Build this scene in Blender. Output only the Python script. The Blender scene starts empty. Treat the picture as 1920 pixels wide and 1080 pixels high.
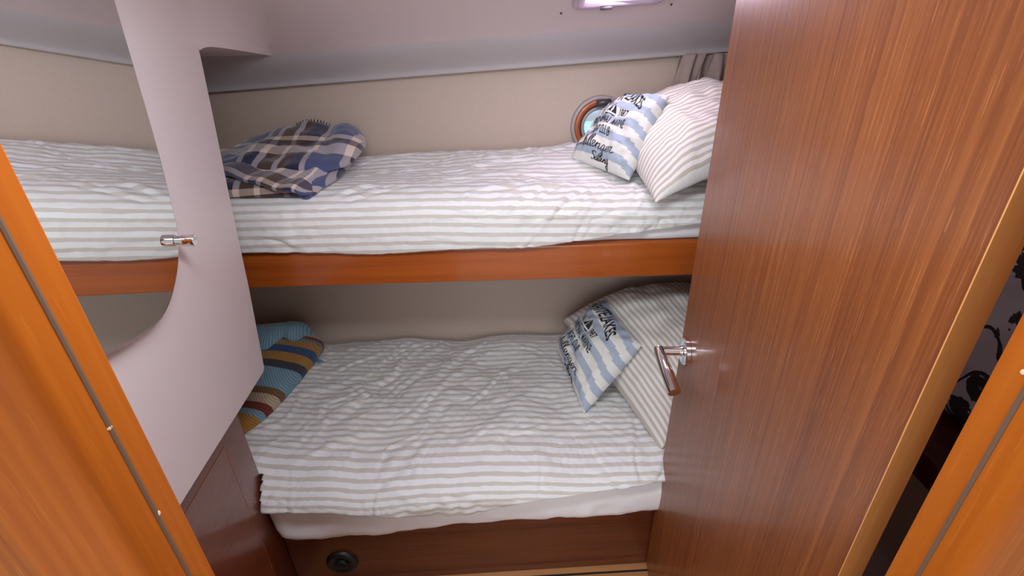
import bpy, bmesh, math, random
import numpy as np
from mathutils import Vector, Matrix

S = bpy.context.scene
COL = S.collection

# ------------------------------------------------------------------ camera, world, lights, exposure
cam_d = bpy.data.cameras.new('camera')
cam_d.sensor_width = 36.0
cam_d.lens = 900.0 / 1920.0 * 36.0
cam_d.clip_start = 0.02
cam = bpy.data.objects.new('camera', cam_d)
COL.objects.link(cam)
cam.rotation_mode = 'QUATERNION'
cam.location = (0, 0, 1.63)
_pitch = math.radians(26.994); _roll = math.radians(1.6866)
cam.rotation_quaternion = (Matrix.Rotation(math.radians(90) - _pitch, 4, 'X') @ Matrix.Rotation(-_roll, 4, 'Z')).to_quaternion()
S.camera = cam

W = bpy.data.worlds.new('world'); S.world = W
W.use_nodes = True
_bg = W.node_tree.nodes['Background']
_bg.inputs[0].default_value = (0.93, 0.97, 1.0, 1)
_bg.inputs[1].default_value = 0.50

def area(name, loc, target, sx, sy, power, col):
    l = bpy.data.lights.new(name, 'AREA'); l.shape = 'RECTANGLE'; l.size = sx; l.size_y = sy
    l.energy = power; l.color = col
    o = bpy.data.objects.new(name, l); COL.objects.link(o)
    o.location = loc
    o.rotation_euler = (Vector(target) - Vector(loc)).to_track_quat('-Z', 'Y').to_euler()
    return o
# daylight falling down the companionway of the saloon behind the photographer
area('companionway_light', (-0.90, -4.0, 1.75), (0.0, 1.1, 1.1), 5.4, 1.8, 108.0, (0.95, 0.985, 1.0))
# daylight under the deck hatch in the cabin ceiling
area('hatch_light', (0.30, 1.355, 1.728), (0.20, 1.15, 0.0), 0.19, 0.17, 1.3, (0.97, 0.80, 0.97))
# fill light added over the standing space to brighten berths, door and panel
area('aisle_fill_light', (-0.10, 0.52, 1.83), (-0.12, 1.1, 0.3), 0.45, 0.30, 14.5, (0.88, 0.95, 1.0))
# sun over the harbour outside
_sun = bpy.data.lights.new('sun', 'SUN'); _sun.energy = 8.0; _sun.angle = 0.01; _sun.color = (1.0, 0.97, 0.92)
_so = bpy.data.objects.new('sun', _sun); COL.objects.link(_so)
_so.rotation_euler = Vector((-1.0, 0.25, -1.0)).to_track_quat('-Z', 'Y').to_euler()

S.view_settings.view_transform = 'Standard'
S.view_settings.look = 'None'
S.view_settings.gamma = 1.0
S.view_settings.use_curve_mapping = False
S.view_settings.exposure = 0.17
S.cycles.use_denoising = True
S.cycles.max_bounces = 10
S.cycles.diffuse_bounces = 6
S.cycles.sample_clamp_indirect = 6.0

# ------------------------------------------------------------------ helpers
def thing(name, label, cat, loc, group=None, kind=None):
    o = bpy.data.objects.new(name, None); COL.objects.link(o)
    o.location = loc; o.empty_display_size = 0.05
    tag(o, label, cat, group, kind)
    return o

def tag(o, label=None, cat=None, group=None, kind=None):
    if label: o['label'] = label
    if cat: o['category'] = cat
    if group: o['group'] = group
    if kind: o['kind'] = kind
    return o

def world_loc(o):
    v = Vector((0, 0, 0))
    while o is not None:
        v += o.location; o = o.parent
    return v

def obj(name, verts, faces, mat, parent=None, uvs=None, smooth=False, origin=None, label=None):
    """verts are world coordinates; the mesh is stored relative to its own origin."""
    vs = [Vector(v) for v in verts]
    base = world_loc(parent) if parent is not None else Vector((0, 0, 0))
    if parent is not None:
        org = base
    elif origin is not None:
        org = Vector(origin)
    else:
        n = len(vs)
        org = Vector((sum(v.x for v in vs) / n, sum(v.y for v in vs) / n, min(v.z for v in vs)))
    me = bpy.data.meshes.new(name)
    me.from_pydata([tuple(v - org) for v in vs], [], [tuple(f) for f in faces])
    if uvs is not None:
        ul = me.uv_layers.new(name='UVMap')
        li = np.empty(len(me.loops), dtype=np.int32); me.loops.foreach_get('vertex_index', li)
        ul.data.foreach_set('uv', np.asarray(uvs, dtype=np.float32)[li].ravel())
    if mat is not None: me.materials.append(mat)
    if smooth:
        me.polygons.foreach_set('use_smooth', [True] * len(me.polygons))
    me.update()
    o = bpy.data.objects.new(name, me); COL.objects.link(o)
    if parent is not None:
        o.parent = parent
    else:
        o.location = org
    if label: o['label'] = label
    return o

def bevel(o, w=0.002, seg=2, angle=35):
    m = o.modifiers.new('bevel', 'BEVEL'); m.width = w; m.segments = seg
    m.limit_method = 'ANGLE'; m.angle_limit = math.radians(angle); m.harden_normals = False
    for p in o.data.polygons: p.use_smooth = True
    e = o.modifiers.new('split', 'EDGE_SPLIT'); e.split_angle = math.radians(40); e.use_edge_sharp = False
    return o

def box_vf(x0, x1, y0, y1, z0, z1):
    v = [(x0,y0,z0),(x1,y0,z0),(x1,y1,z0),(x0,y1,z0),(x0,y0,z1),(x1,y0,z1),(x1,y1,z1),(x0,y1,z1)]
    f = [(0,3,2,1),(4,5,6,7),(0,1,5,4),(1,2,6,5),(2,3,7,6),(3,0,4,7)]
    return v, f

def box(name, x0, x1, y0, y1, z0, z1, mat, parent=None, bv=0.0, label=None):
    v, f = box_vf(x0, x1, y0, y1, z0, z1)
    o = obj(name, v, f, mat, parent, label=label)
    if bv: bevel(o, bv)
    return o

def prism(poly, axis, a, b):
    """extrude a closed 2-D polygon along an axis; poly in the two remaining axes in order"""
    n = len(poly); v = []
    for t in (a, b):
        for p, q in poly:
            v.append({'x': (t, p, q), 'y': (p, t, q), 'z': (p, q, t)}[axis])
    f = [tuple(range(n))[::-1], tuple(range(n, 2 * n))]
    f += [(i, (i + 1) % n, n + (i + 1) % n, n + i) for i in range(n)]
    return v, f

def grid_faces(nu, nv, wrap_u=False, wrap_v=False, off=0):
    f = []
    for j in range(nv - (0 if wrap_v else 1)):
        j1 = (j + 1) % nv
        for i in range(nu - (0 if wrap_u else 1)):
            i1 = (i + 1) % nu
            f.append((off + j*nu + i, off + j*nu + i1, off + j1*nu + i1, off + j1*nu + i))
    return f

def frame_for(t):
    t = t.normalized()
    a = Vector((0, 0, 1)) if abs(t.z) < 0.9 else Vector((1, 0, 0))
    x = t.cross(a).normalized(); y = t.cross(x).normalized()
    return x, y

def tube(pts, radii, seg=20, caps=True, squash=1.0, upv=None):
    pts = [Vector(p) for p in pts]; n = len(pts); v = []; f = []
    for i, p in enumerate(pts):
        t = (pts[min(i + 1, n - 1)] - pts[max(i - 1, 0)])
        if upv is not None:
            x = Vector(upv).normalized(); y = t.normalized().cross(x).normalized(); x = y.cross(t.normalized())
        else:
            x, y = frame_for(t)
        r = radii[i] if hasattr(radii, '__len__') else radii
        for k in range(seg):
            a = 2 * math.pi * k / seg
            v.append(p + x * (math.cos(a) * r * squash) + y * (math.sin(a) * r))
    f = grid_faces(seg, n, wrap_u=True)
    if caps:
        f.append(tuple(range(seg))[::-1]); f.append(tuple(range((n - 1) * seg, n * seg)))
    return v, f

def lathe(profile, origin, axis, seg=40):
    """profile: list of (radius, height along axis)"""
    axis = Vector(axis).normalized(); x, y = frame_for(axis); o = Vector(origin); v = []
    for r, h in profile:
        for k in range(seg):
            a = 2 * math.pi * k / seg
            v.append(o + axis * h + x * (math.cos(a) * r) + y * (math.sin(a) * r))
    return v, grid_faces(seg, len(profile), wrap_u=True)

def join(*vfs):
    V = []; F = []
    for v, f in vfs:
        o = len(V); V += [tuple(p) for p in v]; F += [tuple(i + o for i in q) for q in f]
    return V, F

# ---- vectorised value noise
def _hash(ix, iy, seed):
    h = (ix.astype(np.int64) * 374761393 + iy.astype(np.int64) * 668265263 + seed * 974634777) & 0xffffffff
    h = ((h ^ (h >> 13)) * 1274126177) & 0xffffffff
    h = h ^ (h >> 16)
    return (h & 0xffff) / 32767.5 - 1.0
def noise2(x, y, seed=0):
    x = np.asarray(x, float); y = np.asarray(y, float)
    ix = np.floor(x); iy = np.floor(y); fx = x - ix; fy = y - iy
    ux = fx*fx*fx*(fx*(fx*6-15)+10); uy = fy*fy*fy*(fy*(fy*6-15)+10)
    a = _hash(ix, iy, seed); b = _hash(ix+1, iy, seed); c = _hash(ix, iy+1, seed); d = _hash(ix+1, iy+1, seed)
    return (a*(1-ux)+b*ux)*(1-uy) + (c*(1-ux)+d*ux)*uy
def fbm(x, y, seed=0, octv=3):
    r = 0; a = 1.0
    for k in range(octv):
        r = r + a * noise2(x * 2**k, y * 2**k, seed + 17*k); a *= 0.5
    return r

def folds(U, V, specs):
    """sum of cloth folds. spec = (u0, v0, angle_deg, half_length, width, amp, bend)"""
    H = np.zeros_like(U)
    for k, (u0, v0, ang, L, w, amp, bend) in enumerate(specs):
        c, s_ = math.cos(math.radians(ang)), math.sin(math.radians(ang))
        du, dv = U - u0, V - v0
        s = du * c + dv * s_
        m = np.abs(s) < L
        if not m.any(): continue
        sm = s[m]; d = (-du * s_ + dv * c)[m]
        d = d - bend * (sm / L) ** 2 * L - 0.16 * w * noise2(sm / (w * 6.0), np.full_like(sm, k * 3.7), 5 + k)
        win = (1 - (sm / L) ** 2) ** 2
        ww = w * (0.65 + 0.5 * np.abs(sm / L + 0.3))
        q = d / ww
        H[m] += amp * win * (1.25 * np.exp(-np.sqrt(q*q + 0.12) * 1.6) - 0.55 * np.exp(-((q - 1.1) / 0.9) ** 2))
    return H

def ridge(x, y, seed, octv=2):
    r = 0; a = 1.0
    for k in range(octv):
        r = r + a*(1 - np.abs(noise2(x*2**k, y*2**k, seed + 13*k)))**3; a *= 0.55
    return r
def sstep(a, b, x):
    t = np.clip((x - a) / (b - a), 0, 1); return t * t * (3 - 2 * t)

# ------------------------------------------------------------------ materials
def new_mat(name):
    m = bpy.data.materials.new(name); m.use_nodes = True
    nt = m.node_tree; b = nt.nodes['Principled BSDF']
    return m, nt, b
def N(nt, t, **kw):
    n = nt.nodes.new(t)
    for k, v in kw.items(): setattr(n, k, v)
    return n
def math_n(nt, op, a, b=None, c=None):
    n = N(nt, 'ShaderNodeMath', operation=op)
    for i, v in enumerate((a, b, c)):
        if v is None: continue
        if hasattr(v, 'node'): nt.links.new(v, n.inputs[i])
        else: n.inputs[i].default_value = v
    return n.outputs[0]
def ramp(nt, fac, stops, interp='LINEAR'):
    r = N(nt, 'ShaderNodeValToRGB'); r.color_ramp.interpolation = interp
    els = r.color_ramp.elements
    while len(els) < len(stops): els.new(0.5)
    for e, (p, c) in zip(els, stops):
        e.position = p; e.color = (*c, 1) if len(c) == 3 else c
    nt.links.new(fac, r.inputs[0]); return r.outputs[0]
def mixc(nt, fac, a, b, blend='MIX'):
    n = N(nt, 'ShaderNodeMix', data_type='RGBA', blend_type=blend)
    if hasattr(fac, 'node'): nt.links.new(fac, n.inputs[0])
    else: n.inputs[0].default_value = fac
    for i, v in ((6, a), (7, b)):
        if hasattr(v, 'node'): nt.links.new(v, n.inputs[i])
        else: n.inputs[i].default_value = (*v, 1)
    return n.outputs[2]
def coords(nt, scale, kind='Object', rot=(0, 0, 0)):
    tc = N(nt, 'ShaderNodeTexCoord'); mp = N(nt, 'ShaderNodeMapping')
    mp.inputs['Scale'].default_value = scale; mp.inputs['Rotation'].default_value = rot
    nt.links.new(tc.outputs[kind], mp.inputs[0]); return mp.outputs[0]
def noise_n(nt, vec, scale=1.0, detail=3.0, rough=0.55, dist=0.0):
    n = N(nt, 'ShaderNodeTexNoise'); n.inputs['Scale'].default_value = scale
    n.inputs['Detail'].default_value = detail; n.inputs['Roughness'].default_value = rough
    n.inputs['Distortion'].default_value = dist
    nt.links.new(vec, n.inputs['Vector']); return n.outputs['Fac']
def bump(nt, b, h, strength=0.3, dist=0.001):
    n = N(nt, 'ShaderNodeBump'); n.inputs['Strength'].default_value = strength; n.inputs['Distance'].default_value = dist
    nt.links.new(h, n.inputs['Height']); nt.links.new(n.outputs[0], b.inputs['Normal'])
def uv_xy(nt):
    u = N(nt, 'ShaderNodeUVMap'); u.uv_map = 'UVMap'
    s = N(nt, 'ShaderNodeSeparateXYZ'); nt.links.new(u.outputs[0], s.inputs[0])
    return s.outputs[0], s.outputs[1], u.outputs[0]

def plain(name, col, rough=0.5, metal=0.0, coat=0.0, nz=0.03, nscale=40, bmp=0.0):
    m, nt, b = new_mat(name)
    n = noise_n(nt, coords(nt, (1, 1, 1)), nscale, 3)
    c = mixc(nt, n, tuple(max(0, x * (1 - nz)) for x in col), tuple(min(1, x * (1 + nz)) for x in col))
    nt.links.new(c, b.inputs['Base Color'])
    b.inputs['Roughness'].default_value = rough; b.inputs['Metallic'].default_value = metal
    b.inputs['Coat Weight'].default_value = coat; b.inputs['Coat Roughness'].default_value = 0.08
    if bmp: bump(nt, b, noise_n(nt, coords(nt, (1, 1, 1)), nscale * 8, 2), bmp, 0.0006)
    return m

def wood(name, dark, mid, light, axis='z', rough=0.3, coat=0.3, fine=130, flecks=0.25, broad=0.5, coat_rough=0.1, spec=0.5):
    m, nt, b = new_mat(name)
    def sc(a, l): return {'z': (a, a, l), 'x': (l, a, a), 'y': (a, l, a)}[axis]
    g1 = noise_n(nt, coords(nt, sc(fine, 1.4)), 1.0, 4, 0.6)
    g2 = noise_n(nt, coords(nt, sc(fine * 0.16, 0.5)), 1.0, 2, 0.5, 0.3)
    mixv = math_n(nt, 'ADD', math_n(nt, 'MULTIPLY', g1, 1 - broad * 0.5), math_n(nt, 'MULTIPLY', g2, broad * 0.5))
    c = ramp(nt, mixv, [(0.30, dark), (0.5, mid), (0.72, light)])
    fl = noise_n(nt, coords(nt, sc(fine * 4.2, 16)), 1.0, 1, 0.5)
    fl = math_n(nt, 'MULTIPLY', math_n(nt, 'GREATER_THAN', fl, 0.69), flecks)
    c = mixc(nt, fl, c, tuple(min(1, 1.6 * x + 0.06) for x in light))
    dk = noise_n(nt, coords(nt, sc(fine * 2.6, 9)), 1.0, 1, 0.5)
    dk = math_n(nt, 'MULTIPLY', math_n(nt, 'GREATER_THAN', dk, 0.68), flecks * 0.7)
    c = mixc(nt, dk, c, tuple(0.6 * x for x in dark))
    nt.links.new(c, b.inputs['Base Color'])
    b.inputs['Roughness'].default_value = rough
    b.inputs['Specular IOR Level'].default_value = spec
    b.inputs['Coat Weight'].default_value = coat; b.inputs['Coat Roughness'].default_value = coat_rough
    bump(nt, b, g1, 0.04, 0.0005)
    return m

def weave_bump(nt, b, uv, strength=0.25, crinkle=0.5):
    w = noise_n(nt, uv, 900, 2, 0.6)
    c = noise_n(nt, uv, 55, 4, 0.62, 0.6)
    h = math_n(nt, 'ADD', math_n(nt, 'MULTIPLY', w, 0.25), math_n(nt, 'MULTIPLY', c, crinkle * 3))
    bump(nt, b, h, strength, 0.0022)

def striped_cotton(name, white, beige, period=0.0258, duty=0.42, wob=0.004):
    m, nt, b = new_mat(name)
    u, v, uv = uv_xy(nt)
    n = noise_n(nt, uv, 6, 2)
    vv = math_n(nt, 'ADD', v, math_n(nt, 'MULTIPLY', math_n(nt, 'SUBTRACT', n, 0.5), wob))
    fr = math_n(nt, 'FRACT', math_n(nt, 'DIVIDE', vv, period))
    c = ramp(nt, fr, [(0.0, white), (0.03, beige), (duty, beige), (duty + 0.04, white), (1.0, white)])
    thread = noise_n(nt, uv, 1400, 2)
    c = mixc(nt, math_n(nt, 'MULTIPLY', thread, 0.12), c, (0.55, 0.5, 0.47))
    nt.links.new(c, b.inputs['Base Color'])
    b.inputs['Roughness'].default_value = 0.85; b.inputs['Sheen Weight'].default_value = 0.15
    b.inputs['Specular IOR Level'].default_value = 0.2
    weave_bump(nt, b, uv, 0.32, 0.55)
    return m

M = {}
M['door'] = wood('door_teak_veneer', (0.135, 0.031, 0.006), (0.215, 0.057, 0.011), (0.31, 0.096, 0.020), 'z', 0.42, 0.30, 170, 0.42, 0.35, 0.14)
M['edge'] = wood('door_edge_lipping', (0.62, 0.27, 0.08), (0.70, 0.32, 0.10), (0.76, 0.37, 0.13), 'z', 0.4, 0.15, 60, 0.1, 0.4)
M['frame'] = wood('frame_varnished_wood', (0.33, 0.072, 0.006), (0.42, 0.104, 0.009), (0.50, 0.14, 0.014), 'z', 0.5, 0.05, 70, 0.08, 0.7, 0.2, 0.12)
M['bulkhead'] = wood('bulkhead_wood', (0.27, 0.066, 0.008), (0.37, 0.100, 0.012), (0.48, 0.155, 0.024), 'z', 0.5, 0.05, 120, 0.3, 0.8, 0.2, 0.12)
M['board'] = wood('berth_board_wood', (0.25, 0.050, 0.007), (0.36, 0.080, 0.011), (0.44, 0.11, 0.017), 'x', 0.3, 0.5, 40, 0.12, 0.8, 0.12)
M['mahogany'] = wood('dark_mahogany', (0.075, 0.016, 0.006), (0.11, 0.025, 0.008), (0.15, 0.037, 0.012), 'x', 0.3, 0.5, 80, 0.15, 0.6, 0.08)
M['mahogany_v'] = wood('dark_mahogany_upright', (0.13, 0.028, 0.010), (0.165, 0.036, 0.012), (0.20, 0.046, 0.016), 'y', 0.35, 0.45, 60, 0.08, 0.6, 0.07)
M['inlay'] = plain('inlay_line', (0.30, 0.09, 0.02), 0.4)
M['floor'] = wood('floor_wood', (0.46, 0.20, 0.07), (0.56, 0.26, 0.10), (0.64, 0.32, 0.14), 'x', 0.4, 0.3, 60, 0.15, 0.6)
M['caulk'] = plain('black_caulk', (0.012, 0.01, 0.01), 0.6)
M['white'] = plain('white_moulded_panel', (0.70, 0.605, 0.62), 0.42, 0, 0.0, 0.012, 6)
M['liner'] = plain('ceiling_liner', (0.63, 0.53, 0.53), 0.5, 0, 0.0, 0.015, 5, 0.03)
M['cove'] = plain('cove_moulding', (0.49, 0.455, 0.47), 0.32, 0, 0.15, 0.015, 5)
M['lining'] = plain('cream_vinyl_lining', (0.53, 0.425, 0.36), 0.7, 0, 0.0, 0.05, 90, 0.25)
M['chrome'] = plain('chrome', (0.82, 0.82, 0.84), 0.06, 1.0, 0, 0.0)
M['mirror'] = plain('mirror_silver', (0.86, 0.88, 0.87), 0.0, 1.0, 0, 0.0)
M['glass_edge'] = plain('mirror_glass_edge', (0.28, 0.18, 0.17), 0.15, 0.0, 0.6, 0.0)  # brown also paints the reflection of the edge seen round the glass
M['rubber'] = plain('brown_rubber_seal', (0.15, 0.085, 0.055), 0.5)
M['black'] = plain('black_plastic', (0.010, 0.011, 0.012), 0.45, 0, 0.05)
M['darkgrey'] = plain('dark_grey_plastic', (0.05, 0.045, 0.05), 0.35, 0, 0.2)
M['cream_cap'] = plain('cream_plug', (0.75, 0.60, 0.42), 0.5)
M['hole'] = plain('screw_hole_brown', (0.07, 0.03, 0.02), 0.6)
M['taupe'] = plain('curtain_cloth', (0.36, 0.28, 0.25), 0.85, 0, 0, 0.08, 60)
M['sheet'] = plain('white_sheet', (0.84, 0.83, 0.86), 0.85, 0, 0, 0.02, 30, 0.15)
M['stripe'] = striped_cotton('beige_striped_cotton', (0.82, 0.84, 0.865), (0.61, 0.575, 0.535))
M['stripe_p'] = striped_cotton('beige_striped_pillowcase', (0.80, 0.78, 0.77), (0.55, 0.48, 0.42), 0.024, 0.46, 0.003)
M['ink'] = plain('black_print', (0.014, 0.015, 0.02), 0.7, 0, 0, 0.2, 300)
M['ringwood'] = plain('porthole_wood_ring', (0.42, 0.10, 0.025), 0.35, 0, 0.3, 0.12, 60)
M['ringgrey'] = plain('porthole_grey_ring', (0.40, 0.36, 0.36), 0.35, 0, 0.1)
M['shelfwood'] = plain('shelf_wood_dark', (0.10, 0.022, 0.010), 0.35, 0, 0.3, 0.1, 40)

def mk_glass():
    m, nt, b = new_mat('porthole_glass')
    b.inputs['Base Color'].default_value = (0.97, 0.99, 1, 1); b.inputs['Roughness'].default_value = 0.0
    b.inputs['Transmission Weight'].default_value = 1.0; b.inputs['IOR'].default_value = 1.02
    return m
M['glass'] = mk_glass()

def mk_sea():
    m, nt, b = new_mat('sea_water')
    n = noise_n(nt, coords(nt, (5, 1.6, 1)), 1.2, 6, 0.75)
    c = ramp(nt, n, [(0.3, (0.10, 0.26, 0.55)), (0.55, (0.22, 0.42, 0.72)), (0.66, (0.75, 0.85, 0.95))])  # pale stop paints sparkle of light into the water colour
    nt.links.new(c, b.inputs['Base Color']); b.inputs['Roughness'].default_value = 0.5
    return m
M['sea'] = mk_sea()
M['hull'] = plain('white_gelcoat', (0.90, 0.92, 0.95), 0.4)

def mk_hatch():
    m, nt, b = new_mat('hatch_pane_daylit')
    b.inputs['Base Color'].default_value = (0.7, 0.6, 0.75, 1)
    b.inputs['Emission Color'].default_value = (0.86, 0.76, 0.98, 1); b.inputs['Emission Strength'].default_value = 0.8
    return m
M['hatch'] = mk_hatch()
M['hatchframe'] = plain('hatch_frame_lilac', (0.52, 0.42, 0.53), 0.35, 0, 0.2)

def mk_plaid():
    m, nt, b = new_mat('plaid_fleece')
    u, v, uv = uv_xy(nt)
    P = 0.30
    navy, blue, brown, cream, lil = (0.024, 0.026, 0.070), (0.070, 0.090, 0.20), (0.075, 0.040, 0.033), (0.76, 0.62, 0.53), (0.36, 0.31, 0.36)
    fu = math_n(nt, 'FRACT', math_n(nt, 'DIVIDE', u, P)); fv = math_n(nt, 'FRACT', math_n(nt, 'DIVIDE', v, P))
    # lengthways: wide navy, blue and brown bands parted by narrow pale stripes
    cu = ramp(nt, fu, [(0, lil), (0.06, brown), (0.20, lil), (0.255, brown), (0.34, navy), (0.475, lil), (0.53, blue), (0.83, lil), (0.89, navy)], 'CONSTANT')
    bu = ramp(nt, fu, [(0, (1,)*3), (0.06, (0,)*3), (0.20, (1,)*3), (0.255, (0,)*3), (0.475, (1,)*3), (0.53, (0,)*3), (0.83, (1,)*3), (0.89, (0,)*3)], 'CONSTANT')
    # crossways: cream, brown and twilled bands over a plain ground
    pale = ramp(nt, fv, [(0, (0,)*3), (0.03, (1,)*3), (0.10, (0,)*3), (0.40, (1,)*3), (0.50, (0,)*3), (0.80, (0,)*3)], 'CONSTANT')
    dark = ramp(nt, fv, [(0, (0,)*3), (0.27, (1,)*3), (0.40, (0,)*3)], 'CONSTANT')
    twl = ramp(nt, fv, [(0, (0,)*3), (0.10, (1,)*3), (0.27, (0,)*3), (0.80, (0,)*3)], 'CONSTANT')
    tw = math_n(nt, 'GREATER_THAN', math_n(nt, 'FRACT', math_n(nt, 'MULTIPLY', math_n(nt, 'ADD', u, math_n(nt, 'MULTIPLY', v, 0.6)), 210)), 0.42)
    c = mixc(nt, math_n(nt, 'MULTIPLY', dark, 0.62), cu, brown)
    c = mixc(nt, math_n(nt, 'MULTIPLY', twl, tw), c, (0.58, 0.52, 0.56))
    c = mixc(nt, math_n(nt, 'MULTIPLY', pale, 0.45), c, cream)
    c = mixc(nt, math_n(nt, 'MULTIPLY', math_n(nt, 'ADD', pale, twl), math_n(nt, 'MULTIPLY', bu, 0.85)), c, cream)
    nt.links.new(c, b.inputs['Base Color'])
    b.inputs['Roughness'].default_value = 0.9; b.inputs['Sheen Weight'].default_value = 0.35
    b.inputs['Specular IOR Level'].default_value = 0.1
    bump(nt, b, noise_n(nt, uv, 500, 3), 0.4, 0.0015)
    return m
M['plaid'] = mk_plaid()

def mk_stitch():
    m, nt, b = new_mat('blanket_stitch_thread')
    u, v, uv = uv_xy(nt)
    t = math_n(nt, 'GREATER_THAN', math_n(nt, 'FRACT', math_n(nt, 'MULTIPLY', u, 110)), 0.45)
    nt.links.new(mixc(nt, t, (0.02, 0.018, 0.025), (0.55, 0.47, 0.42)), b.inputs['Base Color']); b.inputs['Roughness'].default_value = 0.9
    return m
M['stitch'] = mk_stitch()

def mk_knit():
    m, nt, b = new_mat('striped_wool')
    u, v, uv = uv_xy(nt)
    navy, och, blu, rust, crm = (0.030, 0.045, 0.10), (0.46, 0.23, 0.05), (0.22, 0.38, 0.49), (0.20, 0.040, 0.028), (0.55, 0.45, 0.32)
    brn, slate, royal, teal = (0.20, 0.105, 0.04), (0.055, 0.055, 0.075), (0.035, 0.095, 0.22), (0.20, 0.24, 0.24)
    stops = [(0.0, navy), (0.05, och), (0.13, blu), (0.175, rust), (0.22, crm), (0.285, brn), (0.335, blu),
             (0.50, slate), (0.56, och), (0.635, royal), (0.70, och), (0.77, teal), (0.80, rust), (0.84, crm), (0.89, brn), (0.94, blu)]
    wav = math_n(nt, 'ADD', v, math_n(nt, 'MULTIPLY', math_n(nt, 'SUBTRACT', noise_n(nt, uv, 9, 2), 0.5), 0.025))
    c = ramp(nt, wav, stops, 'CONSTANT')
    ribs = math_n(nt, 'SINE', math_n(nt, 'MULTIPLY', math_n(nt, 'ADD', math_n(nt, 'MULTIPLY', u, 1.0), math_n(nt, 'MULTIPLY', v, 0.22)), 900))
    c = mixc(nt, math_n(nt, 'MULTIPLY', math_n(nt, 'GREATER_THAN', ribs, 0.25), 0.38), c, (0.03, 0.03, 0.035))
    nt.links.new(c, b.inputs['Base Color'])
    b.inputs['Roughness'].default_value = 0.95; b.inputs['Sheen Weight'].default_value = 0.3
    b.inputs['Specular IOR Level'].default_value = 0.1
    bump(nt, b, ribs, 0.5, 0.0015)
    return m
M['knit'] = mk_knit()

def mk_cushion():
    m, nt, b = new_mat('blue_white_cushion_cotton')
    u, v, uv = uv_xy(nt)      # u along the text, v upward, both 0..1
    # brushed stripe ends near the right-hand seam
    st = math_n(nt, 'GREATER_THAN', u, 0.89)
    st2 = math_n(nt, 'GREATER_THAN', u, 0.95)
    jag = math_n(nt, 'ADD', math_n(nt, 'MULTIPLY', st, 0.018), math_n(nt, 'MULTIPLY', st2, 0.022))
    wob = math_n(nt, 'MULTIPLY', math_n(nt, 'SUBTRACT', noise_n(nt, uv, 14, 3), 0.5), 0.006)
    vv = math_n(nt, 'ADD', math_n(nt, 'ADD', v, jag), wob)
    fr = math_n(nt, 'FRACT', math_n(nt, 'DIVIDE', math_n(nt, 'ADD', vv, 0.03), 0.20))
    c = ramp(nt, fr, [(0.0, (0.76, 0.75, 0.72)), (0.5, (0.76, 0.75, 0.72)), (0.52, (0.36, 0.43, 0.55)), (0.97, (0.36, 0.43, 0.55)), (1.0, (0.76, 0.75, 0.72))])
    c = mixc(nt, math_n(nt, 'MULTIPLY', noise_n(nt, uv, 60, 4), 0.22), c, (0.70, 0.70, 0.70))
    nt.links.new(c, b.inputs['Base Color'])
    b.inputs['Roughness'].default_value = 0.85; b.inputs['Specular IOR Level'].default_value = 0.15
    h = math_n(nt, 'ADD', noise_n(nt, uv, 300, 2), math_n(nt, 'MULTIPLY', noise_n(nt, uv, 12, 3), 2.0))
    bump(nt, b, h, 0.35, 0.003)
    return m
M['cushion'] = mk_cushion()

def mk_floral():
    m, nt, b = new_mat('floral_cotton')
    vec = coords(nt, (1, 1, 1))
    vo = N(nt, 'ShaderNodeTexVoronoi'); vo.inputs['Scale'].default_value = 17; vo.inputs['Randomness'].default_value = 0.8
    nt.links.new(vec, vo.inputs['Vector'])
    dist = math_n(nt, 'ADD', vo.outputs['Distance'], math_n(nt, 'MULTIPLY', math_n(nt, 'SUBTRACT', noise_n(nt, vec, 70, 2), 0.5), 0.42))
    fl = math_n(nt, 'LESS_THAN', dist, 0.38)
    inner = math_n(nt, 'LESS_THAN', dist, 0.10)
    stem = math_n(nt, 'LESS_THAN', math_n(nt, 'ABSOLUTE', math_n(nt, 'SUBTRACT', noise_n(nt, vec, 9, 1), 0.5)), 0.012)
    c = mixc(nt, stem, (0.80, 0.80, 0.84), (0.04, 0.04, 0.04))
    c = mixc(nt, fl, c, (0.05, 0.045, 0.045))
    c = mixc(nt, inner, c, (0.22, 0.17, 0.17))
    nt.links.new(c, b.inputs['Base Color']); b.inputs['Roughness'].default_value = 0.85
    return m
M['floral'] = mk_floral()

# ------------------------------------------------------------------ the setting
def structure(o, label, cat): return tag(o, label, cat, None, 'structure')

# floor: planks with dark caulking, running along the berths
o = box('floor', -1.2, 0.86, -0.6, 1.78, -0.03, 0.0, M['floor'])
structure(o, 'light wooden cabin floor with black caulking lines', 'floor')
for k, y in enumerate((1.000, 0.86, 0.716, 0.572)):
    v = [(-0.778, y - 0.012, 0.0006), (0.85, y + 0.036, 0.0006), (0.85, y + 0.043, 0.0006), (-0.778, y - 0.005, 0.0006)]
    obj('caulking', v, [(0, 1, 2, 3)], M['caulk'], o)

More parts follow.
